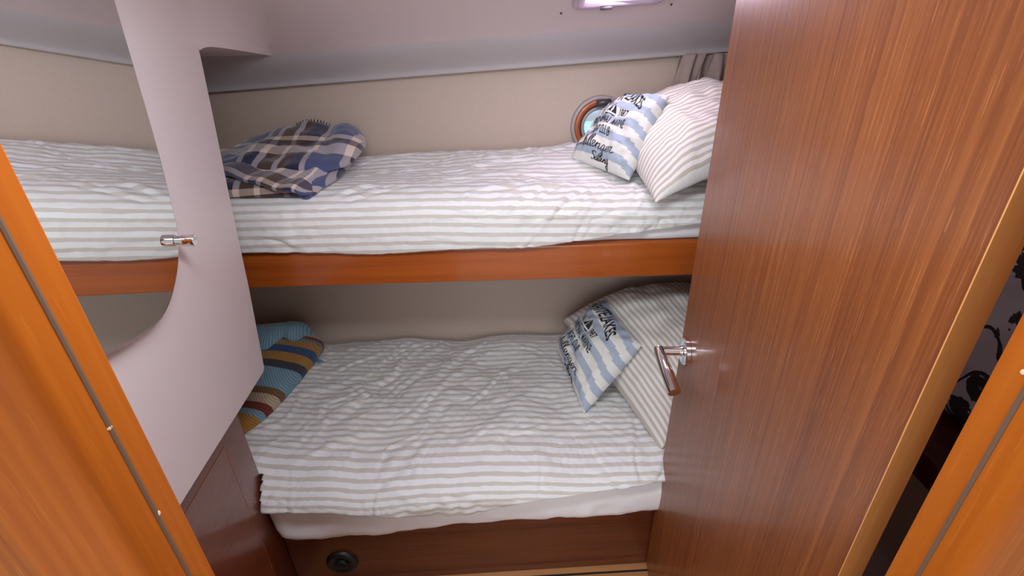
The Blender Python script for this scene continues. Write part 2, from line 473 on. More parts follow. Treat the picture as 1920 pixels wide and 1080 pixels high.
# hull side with the porthole cut out (outer rectangle joined to a circle)
YW = 1.76
PC = Vector((0.325, YW, 1.362)); PR = 0.085
NSEG = 48
def plate_with_hole(x0, x1, z0, z1, cx, cz, r, y0, y1):
    v = []; f = []
    for y in (y0, y1):
        for k in range(NSEG):
            a = 2*math.pi*k/NSEG
            v.append((cx + r*math.cos(a), y, cz + r*math.sin(a)))
        for k in range(NSEG):
            a = 2*math.pi*k/NSEG; c, s = math.cos(a), math.sin(a)
            t = min(((x1-cx)/c if c > 1e-6 else (x0-cx)/c if c < -1e-6 else 1e9), ((z1-cz)/s if s > 1e-6 else (z0-cz)/s if s < -1e-6 else 1e9))
            v.append((cx + c*t, y, cz + s*t))
        for c in ((x1, z1), (x0, z1), (x0, z0), (x1, z0)): v.append((c[0], y, c[1]))
    K = 2*NSEG + 4
    for q in (0, 1):
        b = q*K
        for k in range(NSEG):
            k1 = (k+1) % NSEG
            p, p1 = v[b+NSEG+k], v[b+NSEG+k1]
            corner = None
            for ci in range(4):
                c = v[b+2*NSEG+ci]
                if abs(p[0]-p1[0]) > 1e-9 and abs(p[2]-p1[2]) > 1e-9 and \
                   min(p[0],p1[0])-1e-9 <= c[0] <= max(p[0],p1[0])+1e-9 and min(p[2],p1[2])-1e-9 <= c[2] <= max(p[2],p1[2])+1e-9: corner = b+2*NSEG+ci
            face = [b+k, b+NSEG+k] + ([corner] if corner is not None else []) + [b+NSEG+k1, b+k1]
            f.append(tuple(face if q else face[::-1]))
    for k in range(NSEG):
        k1 = (k+1) % NSEG
        f.append((k, k1, K+k1, K+k))
    return v, f
v, f = plate_with_hole(-1.2, 0.86, -0.03, 2.0, PC.x, PC.z, PR, YW, YW + 0.03)
structure(obj('wall_back', v, f, M['lining']), 'cream vinyl lined hull side behind both berths', 'wall')

structure(box('wall_foot', -1.23, -1.2, 0.25, 1.79, -0.03, 2.0, M['lining']), 'shadowed lining at the foot end of the berths', 'wall')
structure(box('wall_right', 0.86, 0.89, 0.25, 1.79, -0.03, 2.0, M['lining']), 'lining at the pillow end of the berths behind the door', 'wall')

# white moulded panel on the left: it narrows towards the doorway and leans in slightly
def panel_x(y, z): return -0.628 - 0.215 * (y - 0.9) + 0.093 * (z - 1.3)
poly = [(0.29, 0.978), (0.604, 0.917), (1.136, 0.804), (1.148, 0.812), (1.156, 1.062), (1.150, 1.315), (1.150, 1.499), (1.149, 1.600), (1.147, 1.646), (0.29, 1.646)]
v = [(panel_x(y, z) - d, y, z) for d in (0.016, 0.0) for y, z in poly]
n = len(poly)
f = [tuple(range(n))[::-1], tuple(range(n, 2*n))] + [(i, (i+1) % n, n + (i+1) % n, n + i) for i in range(n)]
o = obj('wall_left', v, f, M['white'])
structure(o, 'white moulded panel carrying the mirror, cut off at a slant above the mahogany cabinet', 'wall')

# coachroof headliner: rises from the panel and from the fold above the berths
def build_ceiling():
    zf = lambda x: 1.642 + 0.042 * (x + 0.07)
    ys = np.concatenate([np.linspace(0.29, 1.13, 30), np.linspace(1.15, 1.62, 56)])
    s_ = np.concatenate([0.24 * (1 - np.cos(np.linspace(0, math.pi/2, 34))), np.linspace(0.25, 1, 40)])
    Y_, S_ = np.meshgrid(ys, s_, indexing='ij')
    xl = np.where(Y_ < 1.15, -0.628 - 0.215 * (Y_ - 0.9) + 0.0322, -0.6496 - 0.0554 * (Y_ - 1.15) / 0.47)
    X_ = xl + S_ * (0.86 - xl)
    dl = X_ - xl; df = 1.62 - Y_
    zb = zf(X_) + np.exp(-dl / 0.12) * (1.646 - zf(xl)) * np.clip(df / 0.47, 0, 1) - np.where(Y_ > 1.14, 0.012*np.exp(-(Y_ - 1.15)/0.03)*np.exp(-dl/0.03), 0)
    q = np.clip(dl / 0.34, 0, 1)
    hl = 0.203 * np.sqrt(np.clip(1 - (1 - q) ** 2, 0, 1))
    hf = 0.205 * (1 - np.exp(-df * 2.4))
    k = 0.035 * np.clip(np.minimum(hl, hf) / 0.04, 0.02, 1)
    h = np.clip(0.5 + 0.5 * (hf - hl) / k, 0, 1)
    k = k * (1 + 1.6*np.exp(-dl/0.1)); h = np.clip(0.5 + 0.5 * (hf - hl) / k, 0, 1)
    hm = hf * (1 - h) + hl * h - k * h * (1 - h)
    Z_ = zb + np.maximum(hm, 0)
    V = [tuple(p) for p in np.stack([X_, Y_, Z_], -1).reshape(-1, 3)]
    F = [q_[::-1] for q_ in grid_faces(len(s_), len(ys))]
    # flat soffit over the foot end, left of the moulded edge
    ns = len(s_); b = len(V); j0 = 30
    for j in range(j0, len(ys)): V += [(-1.2, ys[j], Z_[j, 0] + 0.006), (X_[j, 0], ys[j], Z_[j, 0] + 0.001)]
    F += [(b + 2*k, b + 2*k + 1, b + 2*k + 3, b + 2*k + 2) for k in range(len(ys) - j0 - 1)]
    o = obj('ceiling', V, F, M['white'], smooth=True)
    structure(o, 'pinkish white moulded ceiling over the berths, folding down to the cove', 'ceiling')
    # outer deck skin just above so no daylight leaks
    v, f = box_vf(-1.23, 0.89, 0.25, 1.79, 2.0, 2.03)
    structure(obj('trim_1', v, f, M['white']), 'deck above the cabin ceiling', 'deck')
build_ceiling()

def build_cove():
    V = []; xs = np.linspace(-1.2, 0.86, 46)
    prof = []
    for x in xs:
        zf = 1.642 + 0.042 * (x + 0.07); zc = 1.551 + 0.0445 * (x + 0.086)
        row = [(1.585, zf + 0.040), (1.604, zf + 0.012), (1.613, zf + 0.003), (1.622, zf - 0.006), (1.633, zf - 0.016), (1.648, zf - 0.028), (1.668, zf - 0.043),
               (1.690, zf - 0.058), (1.708, zc + 0.018), (1.715, zc + 0.008), (1.7155, zc + 0.002), (1.718, zc), (1.726, zc + 0.001), (1.759, zc + 0.004), (1.759, zf + 0.05)]
        if x < -0.69: row[0] = (1.592, zf + 0.013)
        prof.append(row)
    n = len(prof[0])
    for r, x in zip(prof, xs):
        for y, z in r: V.append((x, y, z))
    F = grid_faces(n, len(xs))
    F = [q[::-1] for q in F]
    o = obj('trim_2', V, F, M['cove'], smooth=True)
    structure(o, 'grey lilac cove moulding along the top of the hull lining', 'moulding')
build_cove()

# doorway: bulkhead either side and the two varnished posts with a rubber seal
def rounded(poly, idx, n=6):
    out = []
    for i, p in enumerate(poly):
        if i not in idx: out.append(p); continue
        a, b = Vector(poly[i-1]), Vector(poly[(i+1) % len(poly)]); p = Vector(p)
        rr = idx[i]
        p0 = p + (a-p).normalized() * rr; p1 = p + (b-p).normalized() * rr
        for k in range(n+1):
            t = k/n; out.append(tuple((1-t)**2*p0 + 2*t*(1-t)*p + t*t*p1))
    return out
def post(name, s, x_in, y_far, y_near, x_out, label, seal_y, caps):
    poly = [(x_in, y_far), (x_in, y_near), (x_in + s*(x_out), y_near), (x_in + s*x_out, y_far)]
    poly = rounded(poly, {0: 0.002, 1: 0.011})
    v, f = prism(poly, 'z', -0.03, 2.0)
    o = obj(name, v, f, M['frame'], smooth=True)
    e = o.modifiers.new('split', 'EDGE_SPLIT'); e.split_angle = math.radians(38)
    structure(o, label, 'door frame')
    sp = [(x_in + s*0.003, seal_y + 0.0026), (x_in - s*0.0007, seal_y + 0.0018), (x_in - s*0.0012, seal_y), (x_in - s*0.0007, seal_y - 0.0018), (x_in + s*0.003, seal_y - 0.0026)]
    v, f = prism(sp, 'z', 0.0, 1.9)
    obj('rubber_seal', v, f, M['rubber'], o, label='brown rubber seal')
    for z, y in caps:
        v, f = lathe([(0.0001, 0.0012), (0.0016, 0.0010), (0.0022, 0.0)], (x_in, y, z), (-s, 0, 0), 14)
        obj('plug', [(p[0], p[1], p[2] * 1.0) for p in v], f, M['cream_cap'], o, label='cream plug')
    return o
post('trim_4', -1, -0.293, 0.29, 0.236, 0.0795, 'orange varnished left door post close to the camera', 0.2668, [(1.297, 0.2685), (1.391, 0.2665)])
post('trim_5', 1, 0.3605, 0.29, 0.236, 0.0155, 'orange varnished right door post close to the camera', 0.2648, [(1.413, 0.271)])
structure(box('wall_front', -1.2, -0.3725, 0.246, 0.29, -0.03, 2.0, M['bulkhead']), 'wooden bulkhead left of the doorway', 'wall')
structure(box('wall_entry', 0.376, 0.89, 0.246, 0.29, -0.03, 2.0, M['bulkhead']), 'wooden bulkhead right of the doorway', 'wall')
structure(box('wall_lintel', -0.293, 0.3605, 0.246, 0.29, 1.88, 2.0, M['bulkhead']), 'wooden bulkhead above the doorway', 'wall')

structure(box('sun_block_roof', -1.23, 2.4, -0.95, 0.25, 2.0, 2.03, M['white']), 'unseen roof added outside the doorway to keep the sun out', 'deck')  # unseen roof, added to block the sun from doorway and posts

# porthole
def ring(r0, r1, y0, y1, c=PC, seg=56):
    return lathe([(r0, 0), (r1, 0), (r1, y1 - y0), (r0, y1 - y0), (r0, 0)], (c.x, y0, c.z), (0, 1, 0), seg)
v, f = lathe([(0.0885, -0.004), (0.0900, -0.011), (0.0955, -0.012), (0.101, -0.008), (0.103, 0.0), (0.0862, 0.0), (0.0885, -0.004)], (PC.x, YW - 0.0002, PC.z), (0, 1, 0), 56)
win = obj('window_1', v, f, M['ringgrey'], smooth=True)
structure(win, 'round porthole with a wooden ring in the hull lining of the upper berth', 'porthole')
v, f = lathe([(0.0710, 0.004), (0.0715, -0.009), (0.076, -0.0115), (0.086, -0.0115), (0.0895, -0.009), (0.0895, -0.001), (0.0848, 0.0), (0.0845, 0.004), (0.0710, 0.004)], (PC.x, YW, PC.z), (0, 1, 0), 56)
obj('wooden_ring', v, f, M['ringwood'], win, smooth=True, label='orange brown wooden ring')
v, f = lathe([(0.0670, 0.006), (0.0675, -0.006), (0.0695, -0.0075), (0.0712, -0.006), (0.0712, 0.006), (0.0670, 0.006)], (PC.x, YW, PC.z), (0, 1, 0), 56)
obj('gasket', v, f, M['black'], win, smooth=True, label='black gasket')
v, f = lathe([(0.0535, 0.012), (0.0545, 0.001), (0.059, -0.004), (0.0655, -0.003), (0.0672, 0.012), (0.0535, 0.012)], (PC.x, YW, PC.z), (0, 1, 0), 56)
obj('inner_ring', v, f, M['ringgrey'], win, smooth=True)
v, f = lathe([(0.0001, 0.006), (0.0550, 0.006), (0.0550, 0.009), (0.0001, 0.009)], (PC.x, YW, PC.z), (0, 1, 0), 48)
obj('pane', v, f, M['glass'], win, smooth=False)
# dog handle across the top of the ring
a0 = Vector((PC.x - 0.018, YW - 0.024, PC.z + 0.079)); a1 = Vector((PC.x + 0.030, YW - 0.024, PC.z + 0.082))
v, f = tube([a0, a0.lerp(a1, 0.04), a0.lerp(a1, 0.96), a1], [0.0085, 0.0115, 0.0115, 0.0085], 18)
obj('window_handle', v, f, M['darkgrey'], win, smooth=True, label='dark grey roller handle')

# outside the porthole: water and a white neighbouring hull
v = [(-8, 2.6, 0.35), (10, 2.6, 0.35), (10, 9.0, 0.35), (-8, 9.0, 0.35)]
o = obj('sea', v, [(0, 1, 2, 3)], M['sea']); tag(o, 'blue glittering sea seen through the porthole', 'sea', None, 'structure')
pts = []
for z, y in ((0.35, 9.3), (0.6, 9.05), (1.1, 8.9), (2.4, 8.8), (2.45, 8.95), (2.45, 9.6)):
    pts.append((z, y))
V = []
xs = np.linspace(-6, 9, 12)
for x in xs:
    for z, y in pts: V.append((x, y + 0.35 * (x - 1.6), z))
o = obj('white_hull', V, [q[::-1] for q in grid_faces(len(pts), len(xs))], M['hull'], smooth=True)
tag(o, 'sunlit white hull of a boat lying outside the porthole', 'boat', None, 'structure')

# ------------------------------------------------------------------ deck hatch in the ceiling
def build_hatch():
    # the ceiling slope at this place
    t = thing('ceiling_hatch', 'lilac framed hatch with rounded corners in the pink ceiling', 'hatch', (0.30, 1.40, 1.74))
    p0 = Vector((0.30, 1.472, 1.7155)); ax = Vector((1, 0, 0.042)).normalized(); ay = Vector((0, -1, 0.27)).normalized()
    nn = ax.cross(ay).normalized()
    if nn.z > 0: nn = -nn
    def rr(w, h, r, off, y0):
        out = []
        for cx, cy, a0 in ((w-r, y0+h-r, 0), (-w+r, y0+h-r, 90), (-w+r, y0+r, 180), (w-r, y0+r, 270)):
            for k in range(9):
                a = math.radians(a0 + 90*k/8); out.append(p0 + ax*(cx + r*math.cos(a)) + ay*(cy + r*math.sin(a)) + nn*off)
        return out
    rings = [rr(0.122, 0.25, 0.030, -0.012, 0.0), rr(0.122, 0.25, 0.030, 0.006, 0.0), rr(0.117, 0.24, 0.026, 0.009, 0.005), rr(0.096, 0.198, 0.02, 0.010, 0.026), rr(0.092, 0.190, 0.018, 0.003, 0.030), rr(0.092, 0.190, 0.018, -0.010, 0.030)]
    V = sum(rings, []); n = len(rings[0])
    obj('hatch_frame', V, grid_faces(n, len(rings), wrap_u=True), M['hatchframe'], t, smooth=True)
    V = rr(0.092, 0.190, 0.018, 0.0035, 0.030)
    obj('hatch_pane', V, [tuple(range(n))], M['hatch'], t)
    V, F = tube([p0 + ax*0.03*s + ay*0.022 + nn*0.014 for s in (-1.6, -0.6)], 0.005, 12)
    obj('hatch_hinge', V, F, M['darkgrey'], t, smooth=True, label='dark hinge')
    for dx, dy in ((-0.146, -0.020), (0.150, -0.018)):
        c = p0 + ax*dx + ay*dy + nn*0.004
        v, f = lathe([(0.0001, 0.0045), (0.0022, 0.004), (0.0034, 0.0)], c, nn, 14)
        s = obj('screw', v, f, M['hole'], None, smooth=True)
        tag(s, 'small brown screw in the ceiling %s of the hatch' % ('left' if dx < 0 else 'right'), 'screw', 'screws beside the ceiling hatch')
build_hatch()

# ------------------------------------------------------------------ mirror on the white panel
def catmull(pts, n=10, closed=False):
    P = [np.array(p, float) for p in pts]; out = []
    m = len(P)
    for i in range(m if closed else m - 1):
        p0 = P[(i-1) % m] if (closed or i > 0) else 2*P[0]-P[1]
        p1, p2 = P[i], P[(i+1) % m]
        p3 = P[(i+2) % m] if (closed or i + 2 < m) else 2*P[-1]-P[-2]
        for k in range(n):
            t = k/n
            out.append(0.5*((2*p1) + (-p0+p2)*t + (2*p0-5*p1+4*p2-p3)*t*t + (-p0+3*p1-3*p2+p3)*t**3))
    if not closed: out.append(P[-1])
    return out
def build_mirror():
    t = thing('wall_mirror', 'frameless rounded mirror standing off the white panel on a chrome clip', 'mirror', (panel_x(0.65, 1.25), 0.65, 1.25))
    edge = [(0.800, 1.740), (0.810, 1.595), (0.816, 1.481), (0.814, 1.391), (0.808, 1.344), (0.778, 1.296), (0.725, 1.260), (0.668, 1.248), (0.592, 1.261), (0.532, 1.279), (0.47, 1.31), (0.42, 1.37), (0.40, 1.46), (0.40, 1.740)]
    c = [tuple(p) for p in catmull(edge, 8)]
    pb = lambda p: panel_x(p[0], p[1]) + 0.011; pf = lambda p: panel_x(p[0], p[1]) + 0.017
    n = len(c)
    cen = np.array((0.62, 1.47))
    inn = [tuple(np.array(p) + (cen - np.array(p)) / np.linalg.norm(cen - np.array(p)) * 0.0040) for p in c]
    V = [(pf(p), p[0], p[1]) for p in inn]
    obj('mirror_glass', V, [tuple(range(n))], M['mirror'], t)
    V = [(pb(p), p[0], p[1]) for p in c] + [(pf(p) - 0.0012, p[0], p[1]) for p in c] + [(pf(p) - 0.0001, p[0], p[1]) for p in inn]
    F = [(k*n + i, k*n + (i+1) % n, (k+1)*n + (i+1) % n, (k+1)*n + i) for k in range(2) for i in range(n)]
    F.append(tuple(range(n))[::-1])
    obj('glass_edge', V, F, M['glass_edge'], t, label='bevelled glass edge, its dark reflection painted on the front rim')
    cy, cz = 0.796, 1.336
    v, f = lathe([(0.0001, 0.0), (0.010, 0.0), (0.010, 0.011), (0.008, 0.0115), (0.008, 0.0215), (0.0105, 0.022), (0.0105, 0.040), (0.0098, 0.0415), (0.0001, 0.0415)], (panel_x(cy + 0.004, cz) + 0.0003, cy + 0.004, cz), (1, 0.215, -0.093), 32)
    cl = obj('mirror_clip', v, f, M['chrome'], t, smooth=True, label='chrome barrel clip')
    e = cl.modifiers.new('split', 'EDGE_SPLIT'); e.split_angle = math.radians(35)
build_mirror()

# ------------------------------------------------------------------ mahogany cabinet under the panel
def build_cabinet():
    t = thing('cabinet', 'glossy dark mahogany cabinet side below the white panel', 'cabinet', (-0.95, 0.67, 0))
    cx = lambda y: -0.727 - 0.227 * (y - 0.9)
    v, f = prism([(cx(0.295), 0.295), (cx(1.011), 1.011), (-1.15, 1.011), (-1.15, 0.295)], 'z', 0.0, 0.900)
    b = bevel(obj('body', v, [q for q in f], M['mahogany_v'], t), 0.002)
    # flush door with a thin pale line round it; its head slopes like the panel above
    def slab(name, pts, d0, d1, mat, parent, label=None):
        n = len(pts); v = [(cx(y) + d, y, z) for d in (d0, d1) for y, z in pts]
        f = [tuple(range(n))[::-1], tuple(range(n, 2*n))] + [(i, (i+1) % n, n + (i+1) % n, n + i) for i in range(n)]
        return obj(name, v, f, mat, parent, label=label)
    top = lambda y: 0.758 - 0.193 * (y - 0.886)
    d = slab('cabinet_door', [(0.30, 0.05), (0.888, 0.05), (0.888, top(0.888)), (0.30, top(0.30))], -0.001, 0.0008, M['mahogany_v'], t)
    slab('inlay_line', [(0.888, 0.05), (0.8905, 0.05), (0.8905, top(0.8905)), (0.888, top(0.888))], -0.001, 0.0012, M['inlay'], d, 'thin orange inlay line')
    slab('inlay_line', [(0.30, top(0.30)), (0.8905, top(0.8905)), (0.8905, top(0.8905) + 0.0025), (0.30, top(0.30) + 0.0025)], -0.001, 0.0012, M['inlay'], d, 'thin orange inlay line')
build_cabinet()

# ------------------------------------------------------------------ berths
def build_berths():
    t = thing('lower_berth', 'dark mahogany lower berth base with a round black latch', 'berth', (0, 1.40, 0))
    by = lambda x: 1.054 + 0.035 * (x - 0.438)
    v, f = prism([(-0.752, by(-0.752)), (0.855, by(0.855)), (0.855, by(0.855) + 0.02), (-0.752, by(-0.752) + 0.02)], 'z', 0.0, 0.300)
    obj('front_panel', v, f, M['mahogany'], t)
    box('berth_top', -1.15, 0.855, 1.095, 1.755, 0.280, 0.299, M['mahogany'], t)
    c = (-0.591, by(-0.591), 0.108)
    v, f = lathe([(0.0001, 0.006), (0.026, 0.006), (0.034, 0.012), (0.042, 0.013), (0.049, 0.010), (0.052, 0.004), (0.053, 0.0)], c, (0, -1, 0), 44)
    l = obj('latch', v, f, M['black'], t, smooth=True, label='round black plastic latch')
    v, f = join(lathe([(0.0001, 0.016), (0.018, 0.016), (0.021, 0.013), (0.022, 0.006)], c, (0, -1, 0), 30),
                box_vf(c[0]-0.016, c[0]+0.016, c[1]-0.021, c[1]-0.015, c[2]-0.0035, c[2]+0.0035))
    obj('latch_button', v, f, M['black'], l, smooth=False)
    t = thing('upper_berth', 'upper berth with a thick orange brown wooden front board', 'berth', (0, 1.55, 0.994))
    prof = rounded([(1.300, 0.994), (1.324, 0.994), (1.324, 1.107), (1.300, 1.107)], {0: 0.004, 3: 0.012, 2: 0.005})
    # board section leans out a touch at its rounded top
    v, f = prism(prof, 'x', -1.19, 0.855)
    b = obj('front_board', v, f, M['board'], t, smooth=True)
    e = b.modifiers.new('split', 'EDGE_SPLIT'); e.split_angle = math.radians(38)
    box('bed_base', -1.19, 0.855, 1.326, 1.757, 1.000, 1.018, M['mahogany'], t)
build_berths()

# mattresses in white fitted sheets
def mattress(name, xs, section, label, mat):
    V = []
    n = None
    for x in xs:
        s = section(x); n = len(s)
        V += [(q[2] if len(q) > 2 else x, q[0], q[1]) for q in s]
    F = grid_faces(n, len(xs), wrap_u=True)
    F.append(tuple(range(n))); F.append(tuple(range((len(xs)-1)*n, len(xs)*n))[::-1])
    o = obj(name, V, F, mat, smooth=True)
    return tag(o, label, 'mattress')
def berth_y(x): return 1.054 + 0.035 * (x - 0.438)       # the lower berth front runs slightly askew
def low_sec(x):
    e = min(1, max(0.0, (-0.706 - x) / 0.041))
    k = 1 - math.sqrt(max(0, 1 - e*e))            # rounded front-left corner
    b = berth_y(x)
    inner = x < -0.7475                           # part lying behind the cabinet
    zb = float(np.interp(x, [-0.745, -0.457, -0.205, 0.045, 0.424, 0.85], [0.290, 0.281, 0.303, 0.304, 0.320, 0.324]))
    zb += 0.006 * float(noise2(np.array([x*9.0]), np.array([1.5]), 3)[0])
    yf = b - 0.046 + 0.018 * k
    zb2 = zb + 0.075 * k
    if inner: yf, zb2, b = 1.040, 0.335, 1.066
    def nz(y, z):
        u = x + 0.5 * (z - zb)
        return 0.005*float(fbm(np.array([x*13 + z*8]), np.array([z*20 - x*6]), 9, 2)[0]) + 0.004*float(fbm(np.array([x*4 - z*6]), np.array([z*30 + x*9]), 15, 2)[0])
    pts = []
    for y, z in ((b-0.003, zb2+0.006), (yf+0.026, zb2-0.003), (yf+0.006, zb2+0.004), (yf+0.001, zb2+0.018), (yf-0.002, zb2+0.035), (yf-0.003, zb2+0.055), (yf-0.003, zb2+0.075), (yf-0.001, 0.405), (yf+0.003, 0.430), (yf+0.010, 0.448), (yf+0.03, 0.462), (yf+0.09, 0.468), (1.74, 0.470), (1.745, 0.32), (1.10, 0.302), (b+0.016, 0.302)):
        j = nz(y, z) if y < b and z > zb2 - 0.001 else 0
        pts.append((min(y + j, b - 0.002) if y < b else y, z))
    return pts
mattress('mattress', np.concatenate([np.linspace(-1.15, -0.748, 12), np.linspace(-0.747, 0.84, 160)]), low_sec, 'white sheeted mattress of the lower berth under the striped duvet', M['sheet'])
def up_sec(x):
    j = 0.003 * float(noise2(np.array([x*14.]), np.array([2.]), 4)[0])
    return [(1.330, 1.022), (1.329, 1.106), (1.318, 1.1095), (1.304+j, 1.114), (1.3005+j, 1.13), (1.302+j, 1.17), (1.312, 1.20), (1.34, 1.215), (1.45, 1.222), (1.74, 1.235), (1.75, 1.03), (1.74, 1.021)]
mattress('mattress', np.linspace(-1.17, 0.845, 90), up_sec, 'white sheeted mattress of the upper berth above the wooden board', M['sheet'])

# ------------------------------------------------------------------ duvets
def cloth(name, xs, vs, length, pos, wr, mat, label, keep=None):
    U, Vv = np.meshgrid(xs, vs)
    Vv = Vv * length(U)
    P = pos(U, Vv)                                # (nv, nu, 3)
    du = np.gradient(P, axis=1); dv = np.gradient(P, axis=0)
    nrm = np.cross(du, dv); nrm /= np.linalg.norm(nrm, axis=2, keepdims=True) + 1e-12
    if nrm[len(vs)//3, len(xs)//2, 2] < 0: nrm = -nrm
    h = wr(U, Vv)
    P = P + nrm * h[..., None]
    nu, nv = len(xs), len(vs)
    F = grid_faces(nu, nv)
    pts = P.reshape(-1, 3)
    if keep is not None:
        km = keep(P[..., 0], P[..., 1], P[..., 2]).ravel()
        F = [q for q in F if all(km[i] for i in q)]
    uv = np.stack([U.ravel(), Vv.ravel()], 1)
    used = sorted({i for q in F for i in q}); remap = {i: k for k, i in enumerate(used)}
    F = [tuple(remap[i] for i in q) for q in F]
    o = obj(name, [tuple(p) for p in pts[used]], F, mat, None, uv[used], True)
    sol = o.modifiers.new('thickness', 'SOLIDIFY'); sol.thickness = 0.006; sol.offset = -1
    return tag(o, label, 'duvet')

rng = random.Random(7)
# --- lower: v runs from the hull (0) to the hem (1)
LX = np.linspace(-0.92, 0.80, 330); LVn = 200
def low_hem(x):
    return np.interp(x, [-0.92, -0.735, -0.711, -0.692, -0.635, -0.56, -0.506, -0.36, -0.196, -0.083, 0.045, 0.10, 0.203, 0.297, 0.406, 0.6, 0.8],
                     [0.470, 0.468, 0.467, 0.465, 0.462, 0.452, 0.441, 0.420, 0.404, 0.422, 0.455, 0.460, 0.466, 0.474, 0.482, 0.483, 0.483])
L_RY, L_RZ = 0.165, 0.072
def shoulder_y(x): return berth_y(x) - 0.076 + L_RY
def low_top(U, T, flat):
    k = np.clip(T / flat, 0, 1)
    return 0.520 - 0.012 * k * k + 0.012 * fbm(U*4.5, T*4.5, 21, 2) + 0.012 * sstep(0.0, 0.75, U) + 0.022 * sstep(-0.45, -0.75, U) * k - 0.012*np.exp(-((T)/0.05)**2)
def arc_len(a, ry, rz): return a * (ry*np.cos(a*0.5)**2 + rz*np.sin(a*0.5)**2) * 1.02
def low_len(U):
    flat = 1.735 - shoulder_y(U)
    D = np.maximum(low_top(U, flat, flat) - low_hem(U), 0.0)
    a = np.arccos(np.clip(1 - D / L_RZ, 0, 1))
    return flat + np.where(D < L_RZ, arc_len(a, L_RY, L_RZ), arc_len(math.pi/2, L_RY, L_RZ) + D - L_RZ)
def low_pos(U, T):
    flat = 1.735 - shoulder_y(U)
    zt = low_top(U, T, flat); zt_e = low_top(U, flat, flat)
    arc = arc_len(math.pi/2, L_RY, L_RZ)
    a = np.clip((T - flat) / arc, 0, 1) * math.pi/2; m = T > flat
    y = np.where(m, shoulder_y(U) - L_RY*np.sin(a), 1.735 - T)
    z = np.where(m, zt_e - L_RZ*(1-np.cos(a)), zt)
    ext = np.maximum(T - flat - arc, 0)
    z = z - ext
    y = y + 0.10*ext - 0.05*ext*np.sin(U*28 + 2*np.sin(U*9))
    return np.stack([U, y, z], -1)
LT = np.linspace(0.0, 1.0, 210)
lf = []
# long diagonal folds fanning from the front-left to the back (u along X, v = metres towards the front)
for k in range(46):
    u0 = rng.uniform(-0.82, 0.12); v0 = rng.uniform(0.02, 0.62)
    ang = -rng.uniform(34, 66)
    L = rng.uniform(0.08, 0.26); w = rng.uniform(0.009, 0.019)
    lf.append((u0, v0, ang, L, w, rng.uniform(0.002, 0.0055) * (1.0 if u0 < -0.1 else 0.6), rng.uniform(-0.15, 0.15)))
for k in range(26):
    u0 = rng.uniform(-0.1, 0.5); v0 = rng.uniform(0.1, 0.75)
    lf.append((u0, v0, rng.choice([-1, 1]) * rng.uniform(8, 50), rng.uniform(0.05, 0.16), rng.uniform(0.006, 0.013), rng.uniform(0.0015, 0.0045), rng.uniform(-0.2, 0.2)))
for k in range(30):
    u0 = rng.uniform(-0.75, 0.5); v0 = rng.uniform(0.62, 0.84)
    lf.append((u0, v0, rng.uniform(55, 125), rng.uniform(0.04, 0.10), rng.uniform(0.006, 0.014), rng.uniform(0.002, 0.005), rng.uniform(-0.2, 0.2)))
lf += [(-0.55, 0.36, -62, 0.34, 0.022, 0.009, 0.10), (-0.40, 0.30, -58, 0.30, 0.020, 0.008, -0.10), (-0.25, 0.33, -52, 0.30, 0.021, 0.008, 0.10),
       (-0.10, 0.36, -52, 0.26, 0.014, 0.007, 0.05), (-0.62, 0.17, -48, 0.2, 0.013, 0.010, 0.1), (-0.45, 0.10, -40, 0.22, 0.014, 0.009, 0.1),
       (-0.60, 0.62, -28, 0.16, 0.018, 0.010, 0.1), (0.12, 0.77, -10, 0.12, 0.013, 0.006, 0.2), (0.34, 0.74, 12, 0.12, 0.013, 0.009, -0.1),
       (0.42, 0.68, -64, 0.12, 0.014, 0.010, 0.1), (0.36, 0.62, -80, 0.16, 0.013, 0.007, 0.05), (0.05, 0.72, -88, 0.10, 0.008, 0.006, 0.0)]
def low_wr(U, T):
    wu = U + 0.012 * fbm(U*9, T*9, 31, 2); wt = T + 0.012 * fbm(U*9, T*9, 37, 2)
    h = folds(wu, wt, lf)
    # fine crumpling stretched along the fold direction
    c, s = math.cos(math.radians(-55)), math.sin(math.radians(-55))
    a = U*c + T*s; b = -U*s + T*c
    wrp = 0.5*fbm(U*6, T*6, 51, 2)
    k_ = (0.40 + 0.60*sstep(0.15, -0.30, U)) * (1 - 0.55*sstep(0.62, 0.75, T))
    h += 0.0120 * ridge(a*2.6 + wrp, b*14 + 1.8*wrp, 41, 2) * k_ * (0.62 + 0.38*noise2(U*5, T*5, 58)) * sstep(0.0, 0.06, T)
    h += 0.0024 * ridge(b*9 + wrp, a*22 + wrp, 45, 2)
    h += 0.0012 * fbm(U*40, T*40, 43, 2)
    hem = sstep(0.70, 0.86, T)
    h += hem * 0.004 * fbm(U*34, T*10, 47, 2)
    return h
cloth('duvet', LX, LT, low_len, low_pos, low_wr, M['stripe'], 'crumpled beige and white striped duvet on the lower berth',
      keep=lambda X, Y, Z: ~((X < -0.750 - 0.227*(Y - 1.011)) & (Y < 1.016)))

